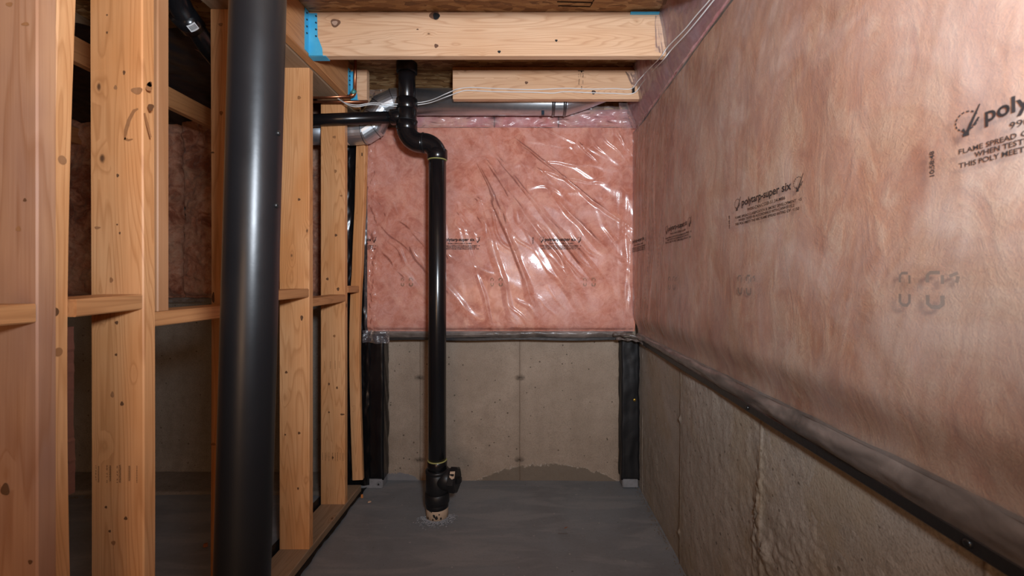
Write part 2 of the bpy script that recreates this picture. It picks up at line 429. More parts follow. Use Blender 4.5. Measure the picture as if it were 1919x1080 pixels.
# ------------------------------------------------------------------ the setting
XR = .709; YB = 2.782; XS = -1.018; YL = 2.893; ZC = 2.500; K = 1.075; JB = H+.9275*K
def wall_right_fn(u, v):      # u = Y, v = Z
    d = fbm(u*2.2, v*2.2, 3, 3)*.006+fbm(u*22, v*22, 5, 3)*.0018
    for yj in (1.97, 1.29, .66, 2.62):
        j = np.abs(u-yj-fbm(v*3, v*0, 31, 2)*.004)
        d = d+np.exp(-(j/.004)**2)*.004
    # form panels do not meet quite flush
    d = d+sstep(1.285, 1.295, u)*.004-sstep(1.965, 1.975, u)*.004
    coarse = np.exp(-((u-1.02)/.30)**2-((v-.38)/.28)**2)
    d = d+coarse*(np.abs(fbm(u*26, v*26, 41, 3))*.013-.002)
    sp = np.exp(-((u-1.30-(v-.62)*-.12)/.022)**2-((v-.60)/.16)**2)
    d = d+sp*(.006+fbm(u*60, v*45, 8, 3)*.012)
    sp2 = np.exp(-((u-1.27)/.02)**2-((v-.50)/.035)**2)
    d = d+sp2*(.014+fbm(u*70, v*70, 9, 2)*.010)
    d = d*sstep(1.0, .94, v)
    for yt in (1.97,):
        for zt in (.66, .14): d = d+np.exp(-(((u-yt)/.014)**2+((v-zt)/.014)**2))*.008
    return XR-d, u, v
V_, F_ = grid(wall_right_fn, -.2, YB+.02, -.01, ZC, 560, 420, flip=True)
props(obj('wall_right', V_, F_, CR, smooth=True, origin=(XR,0,0)), kind='structure')
V_, F_ = box(XR, XR+.2, -3.0, YB+.2, 0, ZC)
props(obj('wall_right', V_, F_, CR), kind='structure')
def wall_back_fn(u, v):       # u = X, v = Z
    d = fbm(u*2.4, v*2.4, 13, 3)*.005+fbm(u*22, v*22, 15, 3)*.0015
    for xj in (-.698, -.048, .60):
        j = np.abs(u-xj-fbm(v*3, v*0, 33, 2)*.004)
        d = d-np.exp(-(j/.0035)**2)*.005
        for zt in (.667, .132):
            r2 = ((u-xj)/.028)**2+((v-zt)/.014)**2
            d = d+np.exp(-r2)*(.006+fbm(u*60, v*60, 19, 2)*.012)
    return u, YB-d, v
V_, F_ = grid(wall_back_fn, -1.06, XR+.02, -.01, 1.05, 480, 300)
props(obj('wall_back', V_, F_, CB, smooth=True, origin=(0,YB,0)), kind='structure')
V_, F_ = box(-1.06, XR+.2, YB+.005, YB+.2, 0, ZC)
props(obj('wall_back', V_, F_, CB), kind='structure')
def wall_bl_fn(u, v):
    d = fbm(u*2.4, v*2.4, 23, 3)*.008+fbm(u*18, v*18, 25, 3)*.002
    d = d+sstep(.10, .0, v+fbm(u*6, v*0, 27, 3)*.05)*.02
    return u, YL-d, v
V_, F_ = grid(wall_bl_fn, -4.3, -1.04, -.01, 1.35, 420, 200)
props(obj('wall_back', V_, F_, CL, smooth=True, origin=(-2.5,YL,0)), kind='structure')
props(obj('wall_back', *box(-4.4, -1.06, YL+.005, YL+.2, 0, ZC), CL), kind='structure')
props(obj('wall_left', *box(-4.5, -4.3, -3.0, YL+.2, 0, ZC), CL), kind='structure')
props(obj('wall_front', *box(-4.5, XR+.2, -3.2, -3.0, 0, ZC), CL), kind='structure')
def floor_fn(u, v):
    d = fbm(u*1.3, v*1.3, 61, 3)*.006
    d = d-.004
    return u, v, d
V_, F_ = grid(floor_fn, -4.3, XR+.03, -3.0, YL+.02, 300, 300)
props(obj('floor', V_, F_, FL, smooth=True, origin=(0,0,0)), kind='structure')
def kerb_fn(u, v):            # the unpainted strip at the foot of the far left wall
    e = sstep(0, .03, v-(2.585+fbm(u*3, v*0, 71, 3)*.02))
    return u, v, e*.014+fbm(u*9, v*9, 73, 2)*.002-.003
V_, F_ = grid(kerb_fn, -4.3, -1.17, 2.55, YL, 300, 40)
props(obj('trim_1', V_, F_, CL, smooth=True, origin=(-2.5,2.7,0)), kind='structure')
# ceiling: strand-board panels with a gap between them
ceil = empty('ceiling', (0,0,ZC), kind='structure')
for x0, x1, y0, y1 in ((-4.4,XR+.2,-3.0,1.10),(-4.4,XR+.2,1.104,2.470),(-4.4,XR+.2,2.474,YL+.1)):
    obj('strand_board_panel', *box(x0,x1,y0,y1,ZC,ZC+.018), OSB, ceil)
# ink stamp on the underside of the strand board
# ------------------------------------------------------------------ text helper
def text_flat(txt, w, h, bold=0.0, rot=0):
    """flat glyph mesh fitted into w x h, centred on 0,0"""
    cu = bpy.data.curves.new('t', 'FONT'); cu.body = txt; cu.size = 1; cu.offset = bold
    cu.resolution_u = 3
    o = bpy.data.objects.new('t', cu); C.objects.link(o)
    dg = bpy.context.evaluated_depsgraph_get()
    me = bpy.data.meshes.new_from_object(o.evaluated_get(dg))
    v = np.array([p.co[:2] for p in me.vertices]); f = [tuple(p.vertices) for p in me.polygons]
    bpy.data.objects.remove(o); bpy.data.curves.remove(cu); bpy.data.meshes.remove(me)
    if rot:
        v = np.stack([v[:,0]*math.cos(rot)-v[:,1]*math.sin(rot), v[:,0]*math.sin(rot)+v[:,1]*math.cos(rot)], 1)
    lo = v.min(0); hi = v.max(0); v = (v-(lo+hi)/2)/(hi-lo)*np.array([w,h])
    return v, f
def place(parts):
    V = []; Fs = []
    for (v, f), cx, cy in parts:
        n = len(V); V += [(a+cx, b+cy) for a, b in v]; Fs += [tuple(i+n for i in q) for q in f]
    return np.array(V), Fs
def strip(pts, wd):
    V = []; Fs = []
    for i, (x, y) in enumerate(pts):
        a = pts[max(i-1,0)]; b = pts[min(i+1,len(pts)-1)]
        dx, dy = b[0]-a[0], b[1]-a[1]; L = math.hypot(dx,dy) or 1
        ww = wd[i] if hasattr(wd,'__len__') else wd
        V += [(x-dy/L*ww/2, y+dx/L*ww/2), (x+dy/L*ww/2, y-dx/L*ww/2)]
    for i in range(len(pts)-1): Fs.append((2*i,2*i+1,2*i+3,2*i+2))
    return np.array(V), Fs
def emblem(s):
    ps = []
    for k in range(14):       # dotted outline of the bulb
        a = math.pi*(.02+1.75*k/13)+.5
        x, y = .36*math.cos(a)-.02, .34*math.sin(a)+.04
        ps.append((strip([(x-.05*math.sin(a), y+.05*math.cos(a)),(x+.05*math.sin(a), y-.05*math.cos(a))], .055), 0, 0))
    ps.append((strip([(-.16,-.22),(-.02,-.42),(.12,-.12),(.42,.50)], [.12,.15,.11,.05]), 0, 0))
    ps.append((strip([(-.16,-.44),(.06,-.44)], .12), 0, 0))
    ps.append((strip([(.20,-.2),(.38,.05)], .07), 0, 0))
    V, Fs = place(ps); return V*s, Fs
def film_label(full=True):
    W = .32
    parts = [(emblem(.040), -W/2+.018, .022), (emblem(.040), W/2-.016, .022),
             (text_flat('polytarp-super six', .238, .0285, .022), 0, .020),
             (text_flat('99000-CAN/CGSB-51.34-M86', .185, .0090, .012), .005, -.0035),
             (text_flat('FLAME SPREAD CLASSIFICATION & SMOKE DEVELOPMENT  <5', .312, .0075, .02), .002, -.0185),
             (text_flat('WHEN TESTED IN ACCORDANCE WITH CAN4-S102.2', .268, .0075, .02), 0, -.0285),
             (text_flat('THIS POLY MEETS THE NBC FLAME SPREAD RATING OF  <150', .305, .0075, .02), -.002, -.0390)]
    return place(parts)
LAB = film_label()
TICK = text_flat('10:58:48', .0075, .040, .03, R(90))
def subdiv(V, Fs): return V, Fs

# ------------------------------------------------------------------ insulation + film, right wall
def right_base(Y, z):
    # profile: bulges out above the concrete ledge, tucked back at the very bottom
    b = .650+sstep(1.10, .985, z)*.030
    return b
def right_film(Y, z):
    Y = np.asarray(Y, float); z = np.asarray(z, float)
    s = Y+(z-1.5)*.10
    st = np.exp(-((Y-2.35)/.55)**2)
    wr = fbm(s*9, z*1.1, 81, 3)*.006*(.4+st)+fbm(s*3.2, z*1.6, 83, 3)*.012
    rd = np.abs(fbm(s*13+fbm(s*2,z*2,87,2)*.9, z*.9, 85, 2)); wr = wr+np.exp(-(rd/.06)**2)*.003*(.3+1.2*st)
    wr = wr+np.exp(-((z-2.1)/.18)**2)*fbm((Y+z*.7)*16, (Y-z)*2, 89, 2)*.007
    g = sstep(2.60, 2.52, Y)                     # settle into the corner
    return right_base(Y, z)-wr*sstep(.975, 1.06, z)*g
def right_batt(Y, z):
    return right_base(Y, z)+.012-fbm(Y*3.0, z*1.9, 91, 4)*.010
ZT = 2.205
bR = obj('insulation_batt', *grid(lambda u, v: (right_batt(u,v), u, v), .25, 2.64, .972, ZT, 220, 130, flip=True), BR, smooth=True)
props(bR, 'pink glass wool insulation filling the long right wall above concrete', 'insulation')
shR = obj('plastic_sheet', *grid(lambda u, v: (right_film(u,v), u, v), .25, 2.62, .972, ZT+.004, 420, 230, flip=True), FR, smooth=True)
props(shR, 'clear plastic vapour barrier stretched over pink insulation on the right wall', 'plastic sheet')
def on_right(uv, cY, cZ, off=.0016, fn=right_film):
    Y = cY-uv[:,0]; z = cZ+uv[:,1]
    return np.stack([fn(Y, z)-off, Y, z], 1)
LABR = [(2.50,.165), (1.842,0), (1.168,0), (.484,0)]
for i, (cy, _) in enumerate(LABR):
    V2, F2 = LAB
    o = obj('printed_label', on_right(V2, cy, 1.515), F2, INK, shR)
    o = obj('printed_tick', on_right(TICK[0], cy+.195, 1.490), TICK[1], INK, shR)
def glyph(cx, sc_):
    """one worn stencilled figure turned on its side: an arch above, a cup below, scraps between"""
    w_ = .010*sc_
    return place([(strip([(-w_,.012),(-w_,.024),(-w_*.6,.028),(w_*.7,.028)], .0050*sc_), cx, 0), (strip([(w_,.024),(w_,.010)], .0045*sc_), cx, 0),
        (strip([(-w_,-.008),(-w_,-.022),(-w_*.5,-.027),(w_*.5,-.027),(w_,-.022),(w_,-.008)], .0058*sc_), cx, 0)])
def on_batt_right(uv, cy, cz):
    Y = cy-uv[:,0]; z = cz+uv[:,1]
    return np.stack([np.minimum(right_batt(Y,z), right_film(Y,z)+.004)-.0015, Y, z], 1)
for cy in (.700, 1.275, 1.92):
    for k, (cx_, sc_) in enumerate(((-.032,.95),(.020,1.15),(.048,.6))):
        g0 = glyph(cx_, sc_)
        if k == 2: g0 = place([(strip([(-.006,.022),(.006,.027)], .005), cx_, 0), (strip([(.006,.022),(.004,.012)], .005), cx_, 0)])
        obj('stencilled_number', on_batt_right(g0[0], cy, 1.289), g0[1], INKS, bR)
# ------------------------------------------------------------------ insulation + film, back wall
XBL = -.985
def back_base(X, z):
    return 2.622+sstep(1.02, .985, z)*.012
def back_film(X, z):
    X = np.asarray(X, float); z = np.asarray(z, float)
    # folds fan out from a point near the trap, falling to the lower right
    ox, oz = -.62, 2.62
    dx, dz = X-ox, oz-z; r = np.hypot(dx, dz); a = np.arctan2(dx, dz)
    n = fbm(X*2.3, z*2.3, 101, 3)
    t1 = np.sin(a*58+n*1.6+fbm(a*9, r*.8, 103, 2)*4)
    e1 = np.exp(-((a-.62)/.36)**2)*sstep(.55, .85, r)*sstep(2.05, 1.35, r)
    w = (np.maximum(t1, 0)**2.2)*.014*e1*(.25+1.5*np.clip(.5+fbm(a*12, r*1.6, 107, 2),0,1))
    # second family running down from the left edge
    ox2, oz2 = -1.25, 1.98
    dx, dz = X-ox2, oz2-z; r2 = np.hypot(dx, dz); a2 = np.arctan2(dz, dx)
    t2 = np.sin(a2*36+fbm(X*3, z*3, 109, 2)*3)
    e2 = np.exp(-((a2-.72)/.30)**2)*sstep(.35, .7, r2)*sstep(1.5, 1.0, r2)
    t4 = np.sin((X*.80+z*.60)*78+fbm(X*2.2, z*2.2, 111, 3)*7); e5 = np.clip(.15+fbm(X*2.1+9, z*2.1, 112, 2)*1.6, 0, 1)
    w = w+np.maximum(t4, 0)**2*.0075*e5
    w = w+(np.maximum(t2, 0)**2.2)*.012*e2
    # arcs near the top right
    t3 = np.sin((z+.25*(X-.1)**2)*62+n*6); e3 = np.exp(-((X-.22)/.25)**2-((z-1.98)/.16)**2)
    w = w+(np.maximum(t3, 0)**3)*.006*e3
    # fine vertical puckers at both edges
    e4 = np.exp(-((X+.955)/.035)**2)
    w = w+e4*fbm(X*26, z*13, 113, 3)*.010+np.exp(-((X-.62)/.06)**2)*fbm(X*24, z*4, 115, 2)*.008
    w = w+fbm(X*3.4, z*3.4, 117, 2)*.009
    k = sstep(.975, 1.03, z)
    return back_base(X, z)-w*k-.004*k
def back_batt(X, z):
    return back_base(X, z)+.012-fbm(X*4, z*4, 121, 4)*.006
ZTB = 2.243
bB = obj('insulation_batt', *grid(lambda u, v: (u, back_batt(u,v), v), XBL, .668, .985, ZTB, 200, 150), BB, smooth=True)
props(bB, 'pink glass wool insulation filling the upper back wall between studs and corner', 'insulation')
def bf(u, v):
    return u, back_film(u, v), v
shB = obj('plastic_sheet', *grid(bf, XBL-.012, .655, .978, ZTB+.003, 520, 400), FB, smooth=True)
props(shB, 'wrinkled clear plastic vapour barrier over pink insulation on the back wall', 'plastic sheet')
def on_back(uv, cX, cZ, off=.0016):
    X = cX+uv[:,0]; z = cZ+uv[:,1]
    return np.stack([X, back_film(X, z)-off, z], 1)
for cx in (.205, -.415, -1.05):
    V2, F2 = LAB
    V2 = V2*np.array([.80,.92])
    P3 = on_back(V2, cx, 1.530)
    if cx < -1:                                   # only its right end is on this sheet
        keep = [f for f in F2 if all(V2[i][0]+cx > XBL for i in f)]
        obj('printed_label', P3, keep, INK, shB)
    else: obj('printed_label', P3, F2, INK, shB)
    if cx > -1: obj('printed_tick', on_back(TICK[0]*np.array([.8,1]), cx-.168, 1.545), TICK[1], INK, shB)
for cx in (-.185, .385, -.735):
    for cx_, sc_ in ((-.030,.8),(.026,1.0)):
        V2, F2 = glyph(cx_, sc_); X = cx+V2[:,0]*.95; z = 1.290+V2[:,1]*.85
        obj('stencilled_number', np.stack([X, np.minimum(back_batt(X,z), back_film(X,z)+.005)-.002, z], 1), F2, INKS, bB)

# corner gap is closed by the two sheets; strips of batt in the joist bays above
def strip_right(u, v):        # u = Y, v 0..1 up the slanting strip
    X = .652-.020*sstep(0,.25,v)-.045*v
    z = ZT+.012+(ZC-ZT-.012)*v
    n = fbm(u*5, v*1.5, 131, 4)*.010+fbm(u*18, v*4, 133, 2)*.004
    return X+.012-n*sstep(0,.1,v), u, z+n*.2*0
def strip_film(u, v):
    x, y, z = strip_right(u, v)
    n = np.abs(fbm(u*10, v*3+u*4, 137, 3))*.010
    return x-.012-n*.8, y, z
BAYS = ((.30,1.353,'nearest the camera'), (1.05,1.920,'beside the big ceiling joist'), (1.922,2.372,'between the two joist ends'), (2.374,2.64,'in the far right corner'))
for y0, y1, t in BAYS[1:]:
    o = obj('insulation_batt', *grid(strip_right, y0, y1, 0, 1, 60, 30, flip=True), BS, smooth=True)
    props(o, 'purplish batt above the right wall, '+t, 'insulation')
stf = obj('plastic_sheet', *grid(strip_film, 1.05, 1.921, 0, 1, 90, 50, flip=True), FLO, smooth=True)
props(stf, 'clear plastic over the ceiling-edge batt in front of the big joist', 'plastic sheet')
stf2 = obj('plastic_sheet', *grid(strip_film, 1.921, 2.373, 0, 1, 90, 50, flip=True), FLO, smooth=True)
props(stf2, 'clear plastic over the ceiling-edge batt between the two joist ends', 'plastic sheet')
stf3 = obj('plastic_sheet', *grid(strip_film, 2.373, 2.60, 0, 1, 90, 50, flip=True), FLO, smooth=True)
props(stf3, 'crinkled clear plastic in the far right corner under the short joist', 'plastic sheet')
# back strip pieces (three short batts), then crumpled film above them
def bstrip(x0, x1, seed):
    def fn(u, v):
        t = (u-x0)/(x1-x0)
        pil = (1-np.exp(-np.minimum(t,1-t)*(x1-x0)/.012))*np.clip(np.sin(np.pi*np.clip(v,.02,.98)),0,1)**.35
        return u, 2.655-pil*.040-fbm(u*9, v*1.2, seed, 3)*.010, ZTB+.004+v*.110+fbm(u*4, v*0, seed+3, 3)*.008*v
    return fn
BSX = ((-.80,-.205,'leftmost of three on the back wall'), (-.202,.195,'middle of three on the back wall'), (.198,.650,'rightmost of three on the back wall'))
for k, (x0, x1, t) in enumerate(BSX):
    o = obj('insulation_batt', *grid(bstrip(x0,x1,141+7*k), x0, x1, 0, 1, 60, 24), BS, smooth=True)
    props(o, 'narrow pink batt offcut under the duct, '+t, 'insulation')
def top_film(u, v):
    n = np.abs(fbm(u*9, v*2, 151, 2))
    return u, 2.612-n*.018-fbm(u*14, v*3, 153, 2)*.003, ZTB+.004+v*.118
tf = obj('plastic_sheet', *grid(top_film, -.84, .655, 0, 1, 300, 40), FLO, smooth=True)
props(tf, 'shiny crinkled strip of clear plastic along the top of the back wall under the duct', 'plastic sheet')
# rim board behind the duct, purplish film bunched at the left of the duct
rim = obj('rim_board', *box(-1.10,.70,2.70,2.735,2.235,ZC-.001), OSB)
props(rim, 'strand board rim standing behind the duct at the top of the back wall', 'board')
def crump(u, v):
    n = fbm(u*7, v*3, 161, 4)
    return u, 2.640-n*.04+v*.01, 2.25+v*.235+fbm(u*6,v*0,163,2)*.02*v
cr = obj('plastic_sheet', *grid(crump, -.99, -.60, 0, 1, 120, 90), FLO, smooth=True)
props(cr, 'loose clear plastic bunched behind the duct elbow', 'plastic sheet')
# film pocket at the left end (bottom flap hanging over the black wrap)
def flap(u, v):
    return u, 2.60-.01*np.sin(u*60)-fbm(u*14, v*2, 171, 3)*.010, .995-v*.075-.02*(u+.99)*v*8*.3+fbm(u*12,v*0,173,2)*.01
fl = obj('plastic_sheet', *grid(flap, -1.00, -.84, 0, 1, 50, 26), FLO, smooth=True)
props(fl, 'loose bottom flap of clear plastic hanging over the black wrapped post', 'plastic sheet')
# two small loose flaps by the cable corner
def quadflap(name, pts, label, seed):
    a,b,c,d = [np.array(p) for p in pts]
    def fn(u, v):
        p = (a[:,None,None]*(1-u)+b[:,None,None]*u)*(1-v)+(d[:,None,None]*(1-u)+c[:,None,None]*u)*v
        n = fbm(u*2.0, v*2.0, seed, 2)*.006
        return p[0], p[1]-n, p[2]
    o = obj(name, *grid(fn, 0, 1, 0, 1, 24, 24), FLO, smooth=True)
    return props(o, label, 'plastic sheet')
quadflap('plastic_sheet', [P(1172,134,2.33),P(1194,134,2.34),P(1197,158,2.34),P(1187,166,2.32)], 'small torn flap of clear plastic on the end of the short joist', 181)
quadflap('plastic_sheet', [P(1160,193,2.44),P(1176,193,2.43),P(1196,240,2.56),P(1166,243,2.59)], 'pleated clear plastic hanging below the right end of the short joist', 183)
quadflap('plastic_sheet', [P(1228,30,1.885),P(1240,24,1.885),P(1249,103,1.89),P(1228,96,1.885)], 'clear plastic lapped over the right end of the big joist', 185)

# ------------------------------------------------------------------ sealed edge band + black strapping
def lerp(a,b,t): return a+(b-a)*t
def zedge(Y): return lerp(.905, .940, (Y-.6)/2.0)    # top of the black strapping on the right wall
def band_r(u, v):
    top = .978; zt = zedge(u)
    x = lerp(.696, .688, v)+0*u
    x = .690-.012*np.sin(np.pi*np.clip(v,0,1))-fbm(u*7, v*2, 191, 3)*.006-.006*v
    return x, u, zt+(top-zt)*v+fbm(u*5, v*0, 193, 3)*.006*v
o = obj('sealed_plastic_edge', *grid(band_r, .25, 2.64, 0, 1, 260, 14, flip=True), FG, smooth=True)
props(o, 'grey brown sealed edge of plastic running along the right wall above the strapping', 'plastic strip')
st = empty('strapping', (XR-.02, 1.5, .90), 'black strapping board fixed along the right concrete wall with dark screws', 'strapping')
def strap_r(t):
    return (0, 0, 0)
n = 30; V_ = []; F_ = []
for i in range(n+1):
    Y = .20+(2.66-.20)*i/n; zt = zedge(Y); wv = .0015*math.sin(Y*9)
    for x, z in ((XR+.006, zt-.026),(XR-.017+wv, zt-.026),(XR-.020+wv, zt-.023),(XR-.020+wv, zt-.002),(XR-.016+wv, zt+.002),(XR+.006, zt+.002)):
        V_.append((x, Y, z))
for i in range(n):
    for k in range(6):
        k2 = (k+1)%6; F_.append((i*6+k, (i+1)*6+k, (i+1)*6+k2, i*6+k2))
F_ += [tuple(range(6)), tuple(n*6+k for k in range(6))[::-1]]
obj('board', V_, F_, STRAP, st)
def screw(parent, c, axis, r=.006, m=SCRB, name='screw'):
    c = Vector(c); ax = Vector(axis).normalized()
    o = obj(name, *tube([c-ax*.003, c+ax*.002, c+ax*.004, c+ax*.0045], [r,r,r*.75,r*.3], 12), m, parent, True)
    return o
for px, py in ((1400,745),(1812,951)):
    Y = .686*F/(px-988); zz = H+(524-py)/F*Y
    screw(st, (XR-.021, Y, zedge(Y)-.012), (-1,0,0), .007)
def band_b(u, v):
    zt = .945
    y = 2.655-.014*np.sin(np.pi*v)-fbm(u*9, v*2, 195, 3)*.006
    return u, y, zt+(.992-zt)*v+fbm(u*5, v*0, 197, 3)*.005
o = obj('sealed_plastic_edge', *grid(band_b, -.87, .60, 0, 1, 220, 12), FG, smooth=True)
props(o, 'grey brown sealed edge of plastic along the back wall below the pink insulation', 'plastic strip')
sb = empty('strapping', (-.1, 2.70, .92), 'black strapping board along the back wall under the insulation', 'strapping')
obj('board', *prism('x', -.86, .585, 2.665, 2.79, .925, .945, .002, 20, lambda t: (0, .003*math.sin(t*14), 0)), STRAP, sb)
# twisted bunch of plastic turning the corner
def bunch(path, r, seed, label):
    pts = catmull(path, 8); V_, F_ = tube(pts, [r*(1+.35*math.sin(i*1.1)) for i in range(len(pts))], 14)
    a = np.array(V_); a[:,2] += fbm(a[:,0]*30, a[:,1]*30, seed, 2)*.008; a[:,1] += fbm(a[:,0]*26, a[:,2]*40, seed+2, 2)*.008
    o = obj('twisted_plastic', a, F_, FG, smooth=True); props(o, label, 'plastic strip')
bunch([P(1150,627,2.60), P(1172,627,2.58), P(1196,633,2.56), P(1216,643,2.46), P(1240,658,2.33)], .010, 201, 'twisted grey plastic gathered over the top of the right corner post')
bunch([P(1155,634,2.62), P(1180,637,2.60), P(1200,641,2.57), P(1212,650,2.50)], .007, 205, 'thin twist of grey plastic hanging just under the corner bunch')

# ------------------------------------------------------------------ wrapped corner posts
def wrapped(x0, x1, y0, y1, z0, z1, seed, label, mat, foot=True):
    root = empty('wrapped_post', ((x0+x1)/2, (y0+y1)/2, 0), label, 'post')
    per = []
    nz = 60; sec = []
    m = 8
    for k in range(m): sec.append((lerp(x0,x1,k/m), y0))
    for k in range(m): sec.append((x1, lerp(y0,y1,k/m)))
    for k in range(m): sec.append((lerp(x1,x0,k/m), y1))
    for k in range(m): sec.append((x0, lerp(y1,y0,k/m)))
    S = np.array(sec); V_ = []; 
    cx, cy = (x0+x1)/2, (y0+y1)/2
    for i in range(nz+1):
        z = lerp(z0,z1,i/nz)
        nn = fbm(S[:,0]*22+5, S[:,1]*22+z*7, seed, 3)*.010
        dx = (S[:,0]-cx); dy = (S[:,1]-cy); L = np.hypot(dx,dy)
        for k in range(len(S)):
            V_.append((S[k,0]+dx[k]/L[k]*nn[k], S[k,1]+dy[k]/L[k]*nn[k], z))
    q = len(S); F_ = [(i*q+k, i*q+(k+1)%q, (i+1)*q+(k+1)%q, (i+1)*q+k) for i in range(nz) for k in range(q)]
    F_ += [tuple(range(q))[::-1], tuple(nz*q+k for k in range(q))]
    obj('wrap', V_, F_, mat, root, True)
    if foot:
        obj('painted_foot', *prism('z', 0, z0+.006, x0+.004, x1-.006, y0-.004, y1, .006, 5), GREYP, root)
    return root
pr = wrapped(.597, .707, 2.685, 2.775, .045, .93, 211, 'black wrapped post in the right back corner with a yellow screw', POLYM)
screw(pr, (.597+.078, 2.676, .550), (0,-1,0), .009, SCRY); screw(pr, (.597+.078, 2.670, .550), (0,-1,0), .004, SCRB, 'screw_recess')
pl_ = wrapped(-1.052, -.898, 2.675, 2.770, .050, .955, 221, 'wide black plastic wrapped post at the left of the back wall', POLYB)
screw(pl_, (-.925, 2.668, .028), (0,-1,0), .012, GREYP); screw(pl_, (-.925, 2.662, .028), (0,-1,0), .005, SCRB, 'screw_recess')
# crinkled black plastic rising beside the film
def bp(u, v):
    return u, 2.665-fbm(u*14, v*5, 231, 3)*.016, v
o = obj('black_plastic', *grid(bp, -1.125, -.985, .02, 2.17, 40, 320), POLYB, smooth=True)
props(o, 'tall crinkled black plastic behind the thin end stud', 'plastic sheet')

# ------------------------------------------------------------------ stud wall
sw = empty('stud_wall', (XS-.07, 1.4, 0), 'open pine stud wall with noggins on the left', 'stud wall')
FZ = .044
def ycen(scale): return F/scale
def ink(parent, V2, F2, cx, cz, y, m=INKW, name='ink_stamp'):
    return obj(name, np.stack([cx+V2[:,0], np.full(len(V2), y), cz+V2[:,1]], 1), F2, m, parent)
TOPZ = 2.296
def stud(y, m=WZ, t=.038, x0=XS-.140, x1=XS, z0=FZ, z1=TOPZ, bow=None, name='stud', ch=.003):
    return obj(name, *prism('z', z0, z1, x0, x1, y, y+t, ch, 20, bow), m, sw)
y1 = F/902; y2 = F/707; y3 = F/512; y4 = F/401; y5 = F/334
s1 = stud(y1, WZ2)
s1b = stud(y1+.039, WZ, x0=XS-.138, x1=XS+.001, bow=lambda t: (-.026*math.sin(math.pi*t)**1.2+.010*(t>0)*t, .003, 0))
s2 = stud(y2, WZ, bow=lambda t: (.002*math.sin(t*5), 0, 0))
s2b = stud(F/677, WZ3, x0=XS-.150, x1=XS-.004, z0=1.218)
s3 = stud(y3, WZ, bow=lambda t: (-.003+.004*math.sin(3*t), 0, 0))
s4 = stud(y4, WZ)
s5 = stud(y5, WZ, x1=XS-.004)
# thin warped end stud
s6 = obj('stud', *prism('z', .09, 2.135, -1.047, -.985, 2.585, 2.62, .003, 26,
     lambda t: (-.030*math.sin(math.pi*min(t/.62,1))**1.0*(1 if t<.62 else 0)+.010*math.sin(t*7)-.012+(.016 if t>.6 else 0)*min((t-.6)*5,1), .012*math.sin(t*3), .12-.35*t)), WZ, sw)
s6['label'] = 'thin warped end stud'
# plates, gasket
obj('bottom_plate', *prism('y', .35, 2.62, XS-.140, XS, .004, FZ, .003, 20), WYD, sw)
obj('top_plate', *prism('y', .35, 2.62, XS-.140, XS, TOPZ, TOPZ+.038, .003, 12), WYD, sw)
obj('top_plate', *prism('y', .35, 2.62, XS-.140, XS, TOPZ+.039, TOPZ+.077, .003, 12), WYD, sw)
def gas(u, v):      # black gasket film, turned up along the left, ragged along the right
    x = np.where(v < .35, XS-.148-.002*np.sin(u*20), 0)
    s_ = np.clip((v-.35)/.65, 0, 1)
    xr = XS-.146+s_*(.146+.022+.012*fbm(u*6, u*0, 241, 3))
    z = np.where(v < .35, lerp(.085, .004, v/.35)+fbm(u*5,u*0,243,2)*.008*(.35-v), .003+s_**8*.014*(.5+fbm(u*9,u*0,245,2)))
    return np.where(v < .35, x, xr), u, z
g_ = obj('sill_gasket', *grid(gas, .35, 2.66, 0, 1, 300, 34), POLYM, sw, True)
g_['label'] = 'black sill gasket with ragged edge'
# noggins between the studs, alternately high and low
def nog(y0, y1_, zt, w=.089, dz=0, sk=0):
    return obj('noggin', *prism('y', y0, y1_, XS-w, XS-.001, zt-.040, zt, .003, 8, lambda t: (sk*(t-.5), dz*(t-.5), 0)), WY, sw)
nog(.50, y1-.001, 1.256, .11)
nog(y1+.079, y2-.001, 1.264, .11, .006)
nog(y2+.039, y3-.001, 1.217, .11)
nog(y3+.039, y4-.001, 1.261, .09, .004)
nog(y4+.039, y5-.001, 1.219, .09, .006)
nog(y5+.039, 2.64, 1.268, .09, -.004)
# bright nail between the first pair of studs
screw(s1b, (XS-.012, y1+.034, 1.250), (1,-.6,0), .004, SCR, 'nail')
# stamps: blocks of tiny vertical lettering
def stamp_block(cols, w, h):
    ps = []
    for i, (t, cx, cw) in enumerate(cols): ps.append((text_flat(t, cw, h*(.85+.15*((i*7)%3)/2), .0, R(-90)), cx*w, (.5-((i*5)%3)/2)*h*.05))
    return place(ps)
B1 = stamp_block([('17 K8 AT', -.42, .003),('WWWWWWW', -.36, .0045),('38 71 0', -.17,.003),('MMMMMMM', -.10, .0055),('6 37 41', .06,.003),('WMWMWMW', .12, .0065),('WWWWWWW', .33, .006),('HHHHHHH', .50, .003)], .118, .048)
ink(s2, B1[0], B1[1], XS-.074, H-(888-524)/707, y2-.0012, INKW)
B2 = stamp_block([('KHHHKHK', -.45,.004),('KH8HKHK', -.32,.004),('HHH8HHH', -.16,.004),('8HKHKH8', .0,.005),('HH8HHHH', .12,.004),('HHHHKHH', .22,.005),('HKHH8HH', .34,.004),('WHHHHWW', .47,.005)], .125, .048)
ink(s5, B2[0], B2[1], XS-.072, H-(856-524)/334, y5-.0012, INKW)
B3 = stamp_block([('HHHHHHH', -.42,.003),('HWHHKHH', -.05,.004),('KHHHHHH', .25,.004),('HHH8HHK', .5,.003)], .09, .045)
ink(s5, B3[0], B3[1], XS-.080, H-(684-524)/334, y5-.0012, INKW)
ink(s6, *text_flat('1', .006, .020, .03), -.998, H+(524-290)/309, 2.583, INKB)

